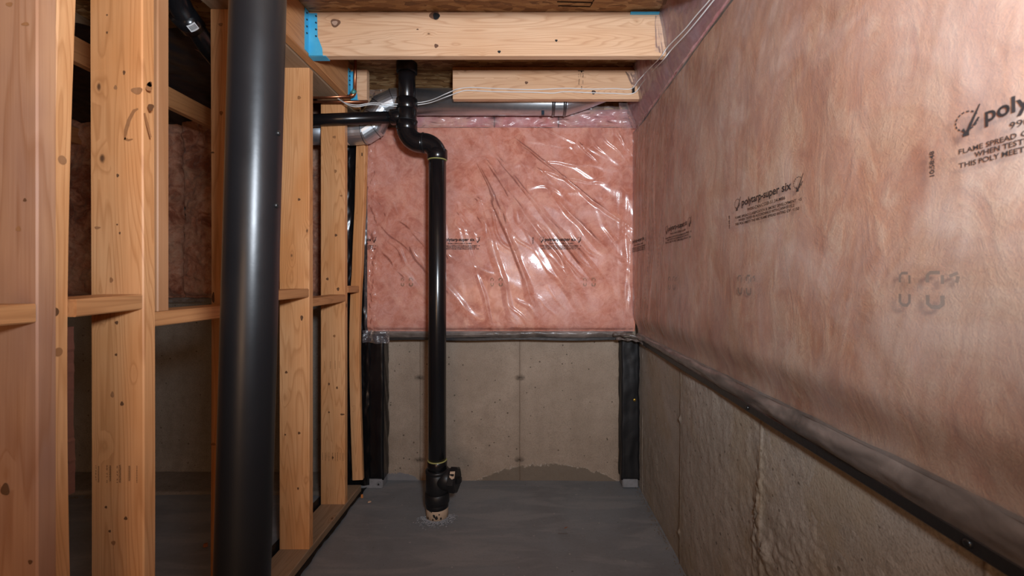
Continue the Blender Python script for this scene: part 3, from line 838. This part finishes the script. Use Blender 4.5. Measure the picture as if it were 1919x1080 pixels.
# ------------------------------------------------------------------ header + ceiling joists
hd = obj('header_beam', *prism('y', .55, 2.50, -1.0155, -.973, JB-.002, ZC-.001, .003, 20), WY)
props(hd, 'pine header beam carrying the joist hangers above the stud wall', 'beam')
j1 = obj('ceiling_joist', *prism('x', -.971, .622, 1.768*K, 1.768*K+.038, JB, ZC-.001, .003, 26), WX)
props(j1, 'big pale pine ceiling joist crossing the top of the picture', 'joist')
j0 = obj('ceiling_joist', *prism('x', -.971, .622, 1.356*K, 1.356*K+.038, JB, ZC-.001, .003, 10), WX)  # out of view, put in to shade the strand board beyond it
props(j0, 'pine ceiling joist just above the top of the picture, nearest the camera', 'joist')
Y2 = 2.19*K
j2 = obj('ceiling_joist', *prism('x', (849-988)/F*Y2, .648, Y2, Y2+.038, JB-.001, H+1.076*K, .003, 20), WX)
props(j2, 'shorter pine joist behind the big one with cables along it', 'joist')
j2b = obj('ceiling_joist', *prism('x', (849-988)/F*2.40, .646, Y2+.039, Y2+.077, JB+.03, ZC-.001, .003, 12), WY)
props(j2b, 'dark pine board doubled behind and above the shorter joist', 'joist')
jst = obj('joist_stub', *prism('x', -.971, (688-988)/F*Y2, Y2, Y2+.038, JB-.006, H+1.079*K, .003, 6), WX)
props(jst, 'cut off stub of joist held by the small blue hanger', 'joist')
# big eye knots on the near joist face
def knot(parent, px, py, Y, rx, rz, m, axis='y', name='knot'):
    c = P(px, py, Y); V_ = [tuple(c)]; n = 22
    for k in range(n):
        a = 2*math.pi*k/n; q = 1+.12*math.sin(a*3+px)
        V_.append((c.x+rx*q*math.cos(a), c.y, c.z+rz*q*math.sin(a)))
    obj(name, V_, [(0,(k+1)%n+1,k+1) for k in range(n)], m, parent)
YJ = 1.768*K
KN = plain('knot_brown', (.17,.085,.05), .7, 0, .3, .4, 60, (.10,.05,.03)); KNL = plain('knot_heart', (.42,.27,.19), .7, 0, .3, .3, 60, (.25,.15,.10))
knot(j1, 629, 43, YJ-.0008, .0215, .0185, KN); knot(j1, 628, 43, YJ-.0014, .0125, .010, KNL)
knot(j1, 815, 29, YJ-.0008, .0225, .0195, KN); knot(j1, 818, 30, YJ-.0014, .0150, .0150, BLOT)
knot(j1, 818, 86, YJ-.0008, .009, .009, KN); knot(j1, 936, 97, YJ-.0008, .007, .006, BLOT); knot(j1, 1043, 76, YJ-.0008, .006, .005, BLOT)
knot(j1, 783, 55, YJ-.0008, .005, .003, KN)
knot(j2, 987, 155, Y2-.0008, .009, .008, KN); knot(j2, 1113, 173, Y2-.0008, .011, .011, BLOT); knot(j2, 1113, 173, Y2-.0014, .007, .007, KN)
# grain-inspection print on the shorter joist
G = place([(text_flat('2X02', .0085, .033, .02, R(78)), -.010, -.020), (text_flat('105', .006, .018, .0, R(90)), .011, -.021),
           (text_flat('No 2', .008, .022, .02, R(90)), .011, .016), (text_flat('S-P-F', .006, .022, .0, R(90)), -.001, .018), (text_flat('K D', .005, .020, .0, R(90)), -.012, .016),
           (strip([(-.016,.041),(.018,.041)], .004), 0, 0), (strip([(.004,.041),(.004,.031)], [.012,.003]), 0, 0), (strip([(.004,-.052),(.004,-.060)], .006), 0, 0), (strip([(.004,-.044),(.004,-.048)], .006), 0, 0)])
c = P(1089, 147, Y2)
ink(j2, G[0], G[1], c.x, c.z, Y2-.0012, INKB)
# ink stamps on the strand board above the big joist (lying on the underside)
for (px0, px1, py, Yd) in ((1044,1110,6,1.715*K),(1046,1106,13,1.74*K)):
    x0 = (px0-988)/F*Yd; x1 = (px1-988)/F*Yd
    Vs, Fs = strip([(x0,Yd-.010),(x1,Yd-.004),(x1+.006,Yd-.03)], .006)
    obj('ink_stamp', np.stack([Vs[:,0], Vs[:,1], np.full(len(Vs), ZC-.0012)], 1), Fs, INKB, ceil)

def hanger(root_label, ys, zb, zt, xh, leg, y_off=.0):
    """face-mount hanger: U saddle under the joist, side plate with a slanting edge, flange on the header"""
    r = empty('joist_hanger', (xh, ys, zb), root_label, 'joist hanger')
    t = .0022
    # side plate on the near face of the joist
    pts = [(0,zt),(leg*.62,zt),(leg*.66,lerp(zt,zb,.55)),(leg*1.0,lerp(zt,zb,.83)),(leg*1.05,zb-.002),(0,zb-.002)]
    V_ = [(xh+.002+x, ys-t, z) for x, z in pts]+[(xh+.002+x, ys-.0002, z) for x, z in pts]
    n = len(pts); F_ = [tuple(range(n)), tuple(range(n,2*n))[::-1]]+[((k+1)%n, k, n+k, n+(k+1)%n) for k in range(n)]
    obj('side_plate', V_, F_, BLUE, r)
    obj('saddle', *box(xh+.002, xh+leg*1.3, ys-t, ys+.040, zb-.0035, zb-.0008), BLUE, r)
    obj('flange', *box(xh+.0004, xh+.0024, ys-.034, ys-t, zb+.01, zt+.006), BLUE, r)
    for k in range(4):
        z = lerp(zt-.014, lerp(zt,zb,.55), k/3)
        screw(r, (xh+.006+leg*.5, ys-t-.001, z), (0,-1,0), .0036, BLUED, 'nail')
        screw(r, (xh+.003, ys-.020, z+.004), (1,0,0), .0036, BLUED, 'nail')
    return r
hanger('larger blue metal hanger holding the left end of the big joist', YJ, JB, JB+.188, -.973, .060)
hanger('smaller blue metal hanger holding the cut off joist stub', Y2, JB-.006, JB+.150, -.973, .036)

# ------------------------------------------------------------------ black post near the camera
post = empty('steel_post', (-.650, .95, 0), 'large black painted steel post standing in front of the stud wall', 'post')
lean = lambda z: Vector((-.650+.0273*z, .95, z))
zs = [0.012+i*(2.276)/24 for i in range(25)]
obj('shaft', *tube([lean(z) for z in zs], .0545, 64), POST, post, True)
obj('base_plate', *prism('z', 0, .012, -.74, -.56, .86, 1.04, .01, 2), POST, post)
obj('top_plate', *prism('z', 2.2885, JB-.0005, -.70, -.48, .86, 1.04, .004, 2), POST, post)
screw(post, tuple(lean(1.63)+Vector((.0545,-.004,0))), (1,-.1,0), .006, SCRB); screw(post, tuple(lean(1.47)+Vector((.0545,-.004,0))), (1,-.1,0), .006, SCRB)
bm_ = obj('ceiling_beam', *prism('x', -.971, .622, .93, .97, JB, ZC-.001, .003, 8), WX)
props(bm_, 'pine joist over the black post, above the picture', 'joist')

# ------------------------------------------------------------------ ABS drain stack
YP = 2.36
dp = empty('drain_stack', ((820-988)/F*YP, YP, 0), 'black plastic drain stack with an offset trap and floor cleanout', 'drain pipe')
def q(px, py, Y=YP): return P(px, py, Y)
ax, bx_ = q(763,0).x, q(820,0).x
def vz(py): return H+(524-py)/F*YP
def vtube(name, x, py0, py1, r, m=ABS, parent=dp, n=36, bev=.003):
    z0, z1 = vz(py1), vz(py0)
    return obj(name, *tube([(x,YP,z0),(x,YP,z0+bev),(x,YP,z1-bev),(x,YP,z1)], [r-bev,r,r,r-bev], n), m, parent, True)
r0 = .0485
sh = vtube('riser_pipe', ax, 108, 190, .0465)
obj('riser_pipe', *tube([(ax,YP,vz(112)),(ax,YP,ZC-.001)], .0465, 36), ABS, dp, True)
vtube('coupling', ax, 100, 137, .0565, ABS2)
te = vtube('branch_tee', ax, 186, 243, .0535)
vtube('hub', ax, 186, 207, .0575, ABS, te); vtube('hub', ax, 227, 246, .0565, ABS, te)
vtube('seam_ring', ax, 226, 229, .0590, ABS2, te)
zb_ = vz(219)
obj('branch_arm', *tube([(ax,YP,zb_),(ax-.055,YP,zb_),(ax-.085,YP,zb_-.002),(ax-.09,YP,zb_-.002)], [.042,.042,.042,.036], 30), ABS, te, True)
obj('branch_pipe', *tube([(ax-.08,YP,zb_-.002),((592-988)/F*YP,YP,vz(225)),(-1.21,YP,vz(226))], .0325, 30), ABS, dp, True)
# first bend: down then right
zc = vz(268)
rb = abs(zc-vz(240)); rb = .080
bend1 = arc((ax+rb,YP,zc+rb), (-1,0,0), (0,0,-1), rb, 0, math.pi/2, 12)
obj('elbow', *tube([(ax,YP,zc+rb+.02)]+bend1+[(ax+rb+.012,YP,zc)], .0535, 36), ABS, dp, True)
obj('seam_ring', *tube([(ax+rb+.010,YP,zc),(ax+rb+.016,YP,zc)], .0560, 36), ABS2, dp, True)
xm = ax+rb+.012
rb2 = bx_-xm
bend2 = arc((xm,YP,zc-rb2), (0,0,1), (1,0,0), rb2, 0, math.pi/2, 12)
obj('elbow', *tube([(xm-.004,YP,zc)]+bend2+[(bx_,YP,zc-rb2-.01)], .0535, 36), ABS, dp, True)
vtube('hub', bx_, 281, 300, .0555)
vtube('cement_ring', bx_, 299, 301.5, .0525, CEM)
lp = vtube('drop_pipe', bx_, 292, 870, r0)
vtube('cement_ring', bx_, 861, 863.5, .0535, CEM)
ct = vtube('cleanout_tee', bx_, 884, 925, .0615, ABS2)
vtube('hub', bx_, 862, 880, .0535, ABS, ct)
vtube('seam_ring', bx_, 879, 886, .0640, ABS2, ct)
vtube('hub', bx_, 921, 941, .0665, ABS2, ct)
vtube('hub', bx_, 938, 950, .0610, ABS2, ct)
# side port + square-headed plug
d = Vector((.985,-.17,0)).normalized(); c0 = Vector((bx_,YP,vz(897)))
obj('side_port', *tube([c0, c0+d*.075, c0+d*.082], [.058,.058,.052], 30), ABS2, ct, True)
pg = obj('cleanout_plug', *tube([c0+d*.078, c0+d*.080, c0+d*.112, c0+d*.118], [.066,.070,.070,.062], 8), ABS2, dp)
obj('primer_patch', [tuple(c0+d*e+Vector((0,0,1))*.0712*math.cos(a)-Vector((0,1,0))*.0712*math.sin(a)) for e,a in ((.081,.55),(.109,.50),(.109,1.02),(.096,1.12),(.081,.98))], [(4,3,2,1,0)], TAN, pg)
sx = d.cross(Vector((0,0,1))).normalized(); up = Vector((0,0,1)); V_ = []
for e in (.112, .134, .138):
    hw = .014 if e < .137 else .011
    for a, b in ((-1,-1),(1,-1),(1,1),(-1,1)): V_.append(tuple(c0+d*e+sx*a*hw+up*b*hw))
obj('square_nut', V_, [(0,1,2,3)[::-1],(8,9,10,11)]+[(i*4+k,i*4+(k+1)%4,i*4+4+(k+1)%4,i*4+4+k) for i in (0,1) for k in range(4)], ABS2, pg)
# patch of tan primer on the plug and tan stub in the floor
t_ = [c0+d*.079+Vector((0,0,.043))+Vector((.004,-.052,0))]
fs = vtube('floor_stub', bx_, 946, 967, .0600, TAN)
obj('floor_stub', *tube([(bx_,YP,-.004),(bx_,YP,vz(964))], [.0585,.060], 30), TAN, dp, True)
for a, h, s_ in ((-1.9,.052,.008),(-1.65,.030,.012),(-1.45,.018,.014),(-1.2,.035,.006),(-2.3,.012,.009),(-1.05,.012,.008),(-1.75,.010,.007),(-2.05,.05,.004)):
    pts = []
    for k in range(9):
        an = 2*math.pi*k/9; q_ = s_*(.6+.5*random.random())
        aa = a+q_*.7*math.cos(an)/.06
        pts.append((bx_+.0612*math.cos(aa), YP+.0612*math.sin(aa), max(h+q_*math.sin(an),.004)))
    obj('black_drip', pts, [tuple(range(9))], BLOT, dp)
V_ = []
for sc_, seedk in ((1,0),):
    k0 = c0+d*.096
    for a_ in (-2.75,-2.45):
        for e in (.083,.107): V_.append(tuple(c0+d*e+(sx*math.sin(a_)*-1+up*-math.cos(a_)*1)*.0705))
# crumbs and patch mortar around the foot
def crumb_mesh(n, fn, s0, s1):
    V_ = []; F_ = []
    for i in range(n):
        x, y = fn(); s_ = random.uniform(s0, s1); b = len(V_)
        for dx, dy, dz in ((1,0,0),(-.4,.9,0),(-.5,-.8,0),(.1,.1,1)):
            V_.append((x+dx*s_*random.uniform(.6,1.2), y+dy*s_*random.uniform(.6,1.2), .000+dz*s_*.8))
        F_ += [(b,b+1,b+3),(b+1,b+2,b+3),(b+2,b,b+3),(b,b+2,b+1)]
    return V_, F_
def ringpt():
    a = random.uniform(-3.0,.2); r = .060+abs(random.gauss(0,.028)); return bx_+r*math.cos(a), YP+r*math.sin(a)
o = obj('mortar_crumbs', *crumb_mesh(420, ringpt, .002, .007), GREYP)
props(o, 'grey mortar crumbs scattered round the foot of the drain stack', 'debris', kind='stuff')
def scat():
    return random.uniform(-1.0,.68), random.uniform(1.5,2.74)
o = obj('floor_grit', *crumb_mesh(380, scat, .0008, .0028), plain('grit', (.20,.15,.11), .9))
props(o, 'fine grit scattered over the grey floor', 'debris', kind='stuff')
def base_r():
    return XR-.012-abs(random.gauss(0,.012)), random.uniform(.9,2.72)
o = obj('wall_foot_crumbs', *crumb_mesh(420, base_r, .001, .005), plain('wall_crumb', (.17,.13,.09), .95))
props(o, 'brown crumbs lying along the foot of the right concrete wall', 'debris', kind='stuff')

# ------------------------------------------------------------------ metal duct
du = empty('air_duct', (0,2.4,2.23), 'round galvanised duct crossing the back wall behind the joists', 'duct')
YD = 2.52; rd = .0755
obj('straight_pipe', *tube([P(1040,192,YD), P(1034,191.5,YD), P(765,191,YD)], [rd,rd,rd], 40), DUCT, du, True)
for px in (1037, 1058):
    obj('seam_ring', *tube([P(px-3,192,YD), P(px,192,YD), P(px+3,192,YD)], [rd+.001,rd+.0045,rd+.001], 40), DUCTS, du, True)
# boot: tapers and rises to the right
pts = [P(1040,192,YD), P(1060,192,YD), P(1098,184,YD+.01), P(1150,168,YD+.03)]
obj('boot', *tube(pts, [rd,rd,.062,.050], 32), DUCT, du)
gp = [(768,191,YD,0),(742,191,YD,1),(719,201,2.52,2),(707,219,2.525,3),(700,236,2.53,4),(684,246,2.53,5),(655,248,2.53,6)]
gpts = [P(a,b,c_) for a,b,c_,_ in gp]
obj('gored_elbow', *tube(gpts, .0765, 32), DUCT, du)
for p_, pn in zip(gpts[:-1], gpts[1:]):
    dd = (pn-p_).normalized(); m_ = p_
    obj('seam_ring', *tube([m_-dd*.002, m_+dd*.002], .079, 32, True), DUCTS, du)
obj('straight_pipe', *tube([P(660,248,2.53), P(580,247,2.53), P(470,246,2.53)], .0755, 36), DUCT, du, True)
obj('seam_ring', *tube([P(640,248,2.53), P(637,248,2.53)], .079, 36), DUCTS, du)
c = P(1018,209,YD-rd)
obj('damper_screw', *box(c.x-.008,c.x+.008,c.y-.006+.02,c.y+.03,c.z-.012,c.z+.012), BLUED, du)

# ------------------------------------------------------------------ copper pipes and cables at the header
YC = 2.30
def pipe_thing(name, label, cat, path, r, m, extra=None):
    o = empty(name, path[0], label, cat)
    obj('pipe', *tube(catmull(path, 4), r, 16), m, o, True); return o
cp = empty('copper_pipe', P(600,183,YC), 'brown copper water pipe turning up beside the small blue hanger', 'pipe')
YC1 = 2.315
obj('run', *tube([P(560,183.5,YC1), P(658,180.5,YC1)], .0085, 16), COP, cp, True)
obj('elbow', *tube(arc(P(657,172.5,YC1), (0,0,-1), (1,0,0), .0215, 0, math.pi/2, 8), .0115, 16), COP, cp, True)
obj('rise', *tube([P(665.5,174,YC1), P(666.5,118,YC1), P(667,100,YC1)], .0085, 16), COP, cp, True)
e_ = obj('solder_collar', *tube([P(661,176,YC1-.004), P(665.5,169,YC1-.004)], .0125, 14), COPG, cp, True); e_['label'] = 'blue green tarnished collar'
cp2 = empty('copper_pipe', P(600,192,2.33), 'lower copper pipe behind the upper one, crossing above the fifth stud', 'pipe')
obj('run', *tube([P(560,191,2.345), P(690,191,2.345)], .0080, 16), COP, cp2, True)
def cable(label, path, r=.0023):
    o = obj('electrical_cable', *tube(catmull(path, 8), r, 8), WIRE, smooth=True); return props(o, label, 'cable')
Yj = Y2-.007
c1 = [P(598,150,2.493), P(622,172,2.369), P(642,190,2.300), P(668,197,2.279), P(700,193,2.300), P(745,195,2.317), P(800,190,2.390), P(838,175,2.307), P(858,167,Yj), P(884,164,Yj), P(930,166,Yj), P(1000,168,Yj), P(1060,165.5,Yj), P(1110,167,Yj), P(1150,166,Yj), P(1183,166.5,Yj), P(1196,152,2.279), P(1216,130,2.150), P(1238,108,1.875), P(1252,88,1.800), P(1282,57,1.630), P(1306,28,1.510), P(1328,3,1.410), P(1345,-20,1.340)]
c2 = [P(592,140,2.500), P(612,165,2.410), P(636,187,2.322), P(664,200,2.290), P(698,196,2.311), P(745,199,2.328), P(800,194,2.400), P(838,181,2.317), P(860,173,Yj), P(878,169.5,Yj), P(930,172,Yj), P(1000,173,Yj), P(1036,174.5,Yj), P(1060,172,Yj), P(1112,174,Yj), P(1150,175,Yj), P(1187,175,Yj), P(1204,156,2.279), P(1222,135,2.150), P(1243,113,1.860), P(1258,94,1.780), P(1286,64,1.610), P(1312,33,1.480), P(1336,3,1.380), P(1356,-20,1.300)]
cable('upper of two white cables strung along the short joist and up the right edge', c1)
cable('lower of two white cables strung along the short joist and up the right edge', c2)
o = obj('cable_staple', *box(P(1186,170,Yj).x-.003, P(1186,170,Yj).x+.010, Yj-.008, Y2, P(0,173,Yj).z-.002, P(0,166,Yj).z+.004), SCRB)
props(o, 'black cable staple at the right end of the short joist', 'staple')

# ------------------------------------------------------------------ left room behind the studs
bw = .405
names = ['first from the stud wall', 'second from the stud wall', 'third from the stud wall', 'fourth from the stud wall', 'fifth from the stud wall', 'sixth from the stud wall']
for k in range(6):
    x1_ = -1.065-k*bw; x0_ = x1_-bw+.004
    def fn(u, v, k=k, x0_=x0_, x1_=x1_):
        t = (u-x0_)/(x1_-x0_)
        e = 1-np.exp(-np.minimum(t,1-t)/.04)
        bt = 1-np.exp(-np.maximum(v-1.195,0)/.02)
        n = fbm(u*5, v*4, 251+k, 4)*.045+np.abs(fbm(u*12, v*14, 271+k, 3))*.030
        return u, 2.85-(.055*e*bt)-n*bt*.8, v+fbm(u*8, v*0, 261+k, 2)*.02*(v < 1.2)
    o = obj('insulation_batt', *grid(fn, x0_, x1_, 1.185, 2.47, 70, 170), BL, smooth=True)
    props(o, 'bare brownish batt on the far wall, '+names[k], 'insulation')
def rib(u, v): return u, 2.845-.010*np.sin(np.pi*v)-fbm(u*16, v*2, 281, 3)*.01, 1.150+v*.035
o = obj('plastic_strip', *grid(rib, -3.6, -1.06, 0, 1, 200, 8), FLO, smooth=True)
props(o, 'shiny plastic edge under the bare batts on the far left wall', 'plastic strip')
o = obj('ledger_board', *prism('y', 1.62, 2.79, -1.86, -1.822, 2.188, 2.290, .003, 10), WY)
props(o, 'pine board running back above the bare batts, seen between studs', 'board')
o = obj('ledger_board', *prism('y', 1.62, 2.79, -2.95, -2.912, 2.188, 2.290, .003, 10), WY)
props(o, 'pine board running back at far left, seen beside the first stud', 'board')
for k, xx in enumerate((-1.62, -2.03, -2.44, -2.85)):
    o = obj('ceiling_joist', *prism('y', .40, 2.85, xx-.019, xx+.019, 2.375, 2.499, .003, 8), WYD)
    props(o, 'dark joist over the space behind the studs, '+['first','second','third','fourth'][k]+' from the stud wall', 'joist')
def bag(u, v):
    n = fbm(u*2.3, v*2.3, 291, 4)
    return u, v, 2.335-.03*np.sin((u+2.8)*2.6)*np.sin(v*2.1)-np.abs(n)*.045
o = obj('black_plastic', *grid(bag, -2.90, -1.30, 1.72, 2.83, 120, 90, flip=True), POLYM, smooth=True)
props(o, 'sagging black plastic hung under the ceiling behind the studs', 'plastic sheet')
# ABS elbow with a bar-code style sticker
ap = empty('drain_pipe', P(350,45,1.62), 'black plastic drain pipe with a white sticker high behind the studs', 'drain pipe')
pa = [P(322,-40,1.50), P(335,5,1.56), P(352,38,1.60)]
pb = [P(352,38,1.60), P(372,62,1.66), P(392,92,1.72), P(440,150,1.86)]
obj('elbow', *tube(catmull(pa, 6), [.040]*13, 28), ABS, ap, True)
obj('hub', *tube([P(342,26,1.575), P(362,51,1.63)], .046, 28), ABS, ap, True)
obj('pipe', *tube(catmull(pb, 6), .036, 28), ABS, ap, True)
a_, b_ = P(342,26,1.575), P(362,51,1.63); ax_ = (b_-a_).normalized(); m_ = (a_+b_)/2-ax_*.004
toc = (Vector((0,0,H))-m_); toc = (toc-ax_*toc.dot(ax_)).normalized(); sd = ax_.cross(toc)
def on_pipe(u, v, r): a = u/.046; return m_+ax_*v+toc*math.cos(a)*r+sd*math.sin(a)*r
V_ = []; nn = 6
for j in range(2):
    for i in range(nn+1): V_.append(tuple(on_pipe(-.016+.032*i/nn, -.014+.028*j, .0464)))
st_ = obj('sticker', V_, [(i,i+1,nn+1+i+1,nn+1+i) for i in range(nn)], STK, ap)
V_ = []; F_ = []
for i in range(6):
    u0 = -.012+i*.0042
    b = len(V_); V_ += [tuple(on_pipe(u0+du, v, .0468)) for du, v in ((0,-.009),(.0022,-.009),(.0022,.008),(0,.008))]; F_.append((b,b+1,b+2,b+3))
obj('bar_print', V_, F_, INK, st_)
for k, pth in enumerate(([P(322,52,1.8),P(345,75,1.85),P(400,105,1.95)], [P(322,60,1.8),P(350,82,1.85),P(400,112,1.95)])):
    o = obj('thin_wire', *tube(catmull(pth, 5), .0012, 6), plain('wire_dark', (.25,.13,.08), .5)); props(o, ['upper','lower'][k]+' thin brown wire below the stickered drain pipe', 'wire')
# ragged brown edge hanging just behind the first stud
V_ = []; F_ = []; n = 60
a_ = fbm(np.linspace(0,6,n+1), np.zeros(n+1), 301, 4)
xr0 = (136-988)/F*0.985
for i in range(n+1):
    z = lerp(H-(922-524)/F*0.985, H-(612-524)/F*0.985, i/n); wdt = .006+.008*abs(a_[i])+(.003 if i < 20 else 0)
    for x, y in ((xr0-.03,0.985),(xr0+wdt,0.967),(xr0+wdt,0.982),(xr0-.03,0.99)): V_.append((x,y,z))
for i in range(n):
    for k in range(4): F_.append((i*4+k, i*4+(k+1)%4, (i+1)*4+(k+1)%4, (i+1)*4+k))
F_ += [(3,2,1,0), tuple(n*4+k for k in range(4))]
o = obj('foam_strip', V_, F_, SEALT); props(o, 'ragged red brown strip hanging behind the first stud pair', 'strip')

# ------------------------------------------------------------------ small litter on the floor
def fp(px, py): 
    Y = F*H/(py-524); return Vector(((px-988)/F*Y, Y, 0))
def chip(name, c, L, W, T, ang, m, label, cat='debris'):
    u = Vector((math.cos(ang), math.sin(ang), 0)); v = Vector((-math.sin(ang), math.cos(ang), 0)); V_ = []
    for z, k in ((.0005,1),(T,.8)):
        for a, b in ((-1,-.6),(.2,-1),(1,-.2),(.7,.8),(-.3,1),(-1,.4)): V_.append(tuple(c+u*a*L/2*k+v*b*W/2*k+Vector((0,0,z+.001))))
    F_ = [(5,4,3,2,1,0),(6,7,8,9,10,11)]+[(k,(k+1)%6,6+(k+1)%6,6+k) for k in range(6)]
    return props(obj(name, V_, F_, m), label, cat)
chip('wood_chip', fp(693,942), .020, .016, .006, .5, CHIP, 'pale wood chip on the grey floor left of the drain stack')
chip('wood_splinter', fp(1061,990), .022, .005, .003, .6, RUST, 'short red brown splinter on the floor right of the drain stack')
chip('wood_splinter', fp(1056,1001), .055, .004, .002, -.05, plain('splinter_grey', (.12,.10,.085), .9), 'longer grey splinter lying flat in front of the red one')
chip('rust_lump', fp(386,1025), .020, .018, .014, .2, RUST, 'small orange brown lump on the floor behind the studs')
chip('wood_chip', Vector((-.985,2.55,.0)), .014,.010,.02,.3, plain('orange_chip', (.55,.20,.05), .8), 'tiny orange chip at the foot of the thin end stud')

a_ = P(1182,24.5,1.893); b_ = P(1236,26,1.893)
o = obj('blue_strip', *box(a_.x, b_.x, 1.888, 1.8995, a_.z-.0035, a_.z+.0035), BLUE)
props(o, 'thin blue strip along the top edge of the big joist at its right end', 'strip')

# knots and pitch scars that stand out on the studs
SC = plain('pitch_scar', (.30,.13,.05), .6, 0, .3, .5, 50, (.34,.17,.08)); KND = plain('knot_dark', (.13,.055,.022), .7, 0, .3, .4, 60, (.12,.06,.03))
def kn(parent, px, py, Yf, rx, rz, m): knot(parent, px, py, Yf-.0009, rx*.82*Yf/F, rz*.82*Yf/F, m)
for px, py, rx, rz, m in ((280,163,7,10,SC),(281,158,6,6,KND),(257,170,13,8,SC),(283,201,7,8,KND),(217,164,4,5,SC),(233,136,3,5,KND),(221,329,3,4,KND),(183,427,7,3,SC),(220,421,2,2,KND),(225,437,2,3,KND),(201,28,2,2,KND),(201,61,2,3,KND),(209,525,4,6,SC),(211,740,4,7,SC),(229,757,4,5,KND),(218,665,3,3,KND),(219,605,4,4,KND),(199,951,3,3,KND),(236,972,4,4,KND),(206,996,3,3,KND),(213,1018,5,5,SC)):
    kn(s2, px, py, y2, rx, rz, m)
def scar(parent, pts, wd, Yf, m):
    V2, F2 = strip([(P(a,b,Yf).x, P(a,b,Yf).z) for a, b in pts], [q_*Yf/F for q_ in wd])
    obj('pitch_scar', np.stack([V2[:,0], np.full(len(V2), Yf-.001), V2[:,1]], 1), F2, m, parent)
scar(s2, [(235,262),(237,245),(243,225),(252,208),(260,204)], [3,7,7,6,3], y2, SC)
scar(s2, [(234,260),(242,263),(250,261)], [5,4,2], y2, SC)
scar(s2, [(272,212),(277,232),(284,258)], [3,5,3], y2, SC)
for px, py, rx, rz, m in ((10,918,10,14,KND),(35,429,6,6,SC),(18,8,8,5,SC),(57,1054,5,5,KND),(47,375,4,4,KND),(48,45,9,4,SC)):
    kn(s1, px, py, y1, rx, rz, m)
for px, py, rx, rz, m in ((561,374,3,3,KND),(561,183,4,4,SC),(561,112,5,5,SC),(537,698,3,3,KND),(566,596,3,6,KND),(561,812,3,3,KND),(535,815,2,2,KND),(559,916,2,3,KND),(527,330,2,2,KND)):
    kn(s4, px, py, y4, rx, rz, m)
for px, py, rx, rz, m in ((630,441,3,3,KND),(629,321,3,4,SC),(614,523,3,3,KND),(634,542,3,4,KND),(617,720,2,3,KND),(632,727,2,3,KND),(617,773,2,2,KND),(642,777,5,2,KND),(627,630,3,3,SC),(627,257,4,3,SC),(640,367,3,2,SC),(624,858,2,3,KND)):
    kn(s5, px, py, y5, rx, rz, m)
for px, py, rx, rz, m in ((414,46,5,4,SC),(432,47,2,4,SC),(415,212,4,5,SC),(399,286,4,2,KND),(420,408,3,3,KND),(400,558,3,12,KND),(400,833,6,3,SC)):
    kn(s3, px, py, y3, rx, rz, m)
for py, yy in ((300,y1+.060),(660,y1+.058),(585,y1+.05)):
    x_ = XS+.001-.026*math.sin(math.pi*min(max((H+(524-py)/F*yy-FZ)/2.25,0),1))**1.2+.0105*((H+(524-py)/F*yy-FZ)/2.25)
    V_ = [(x_+.0008, yy+.010*math.cos(a)*.9, H+(524-py)/F*yy+.010*math.sin(a)) for a in [2*math.pi*k/14 for k in range(14)]]
    obj('knot', V_, [tuple(range(14))], SC if py != 585 else KND, s1b)
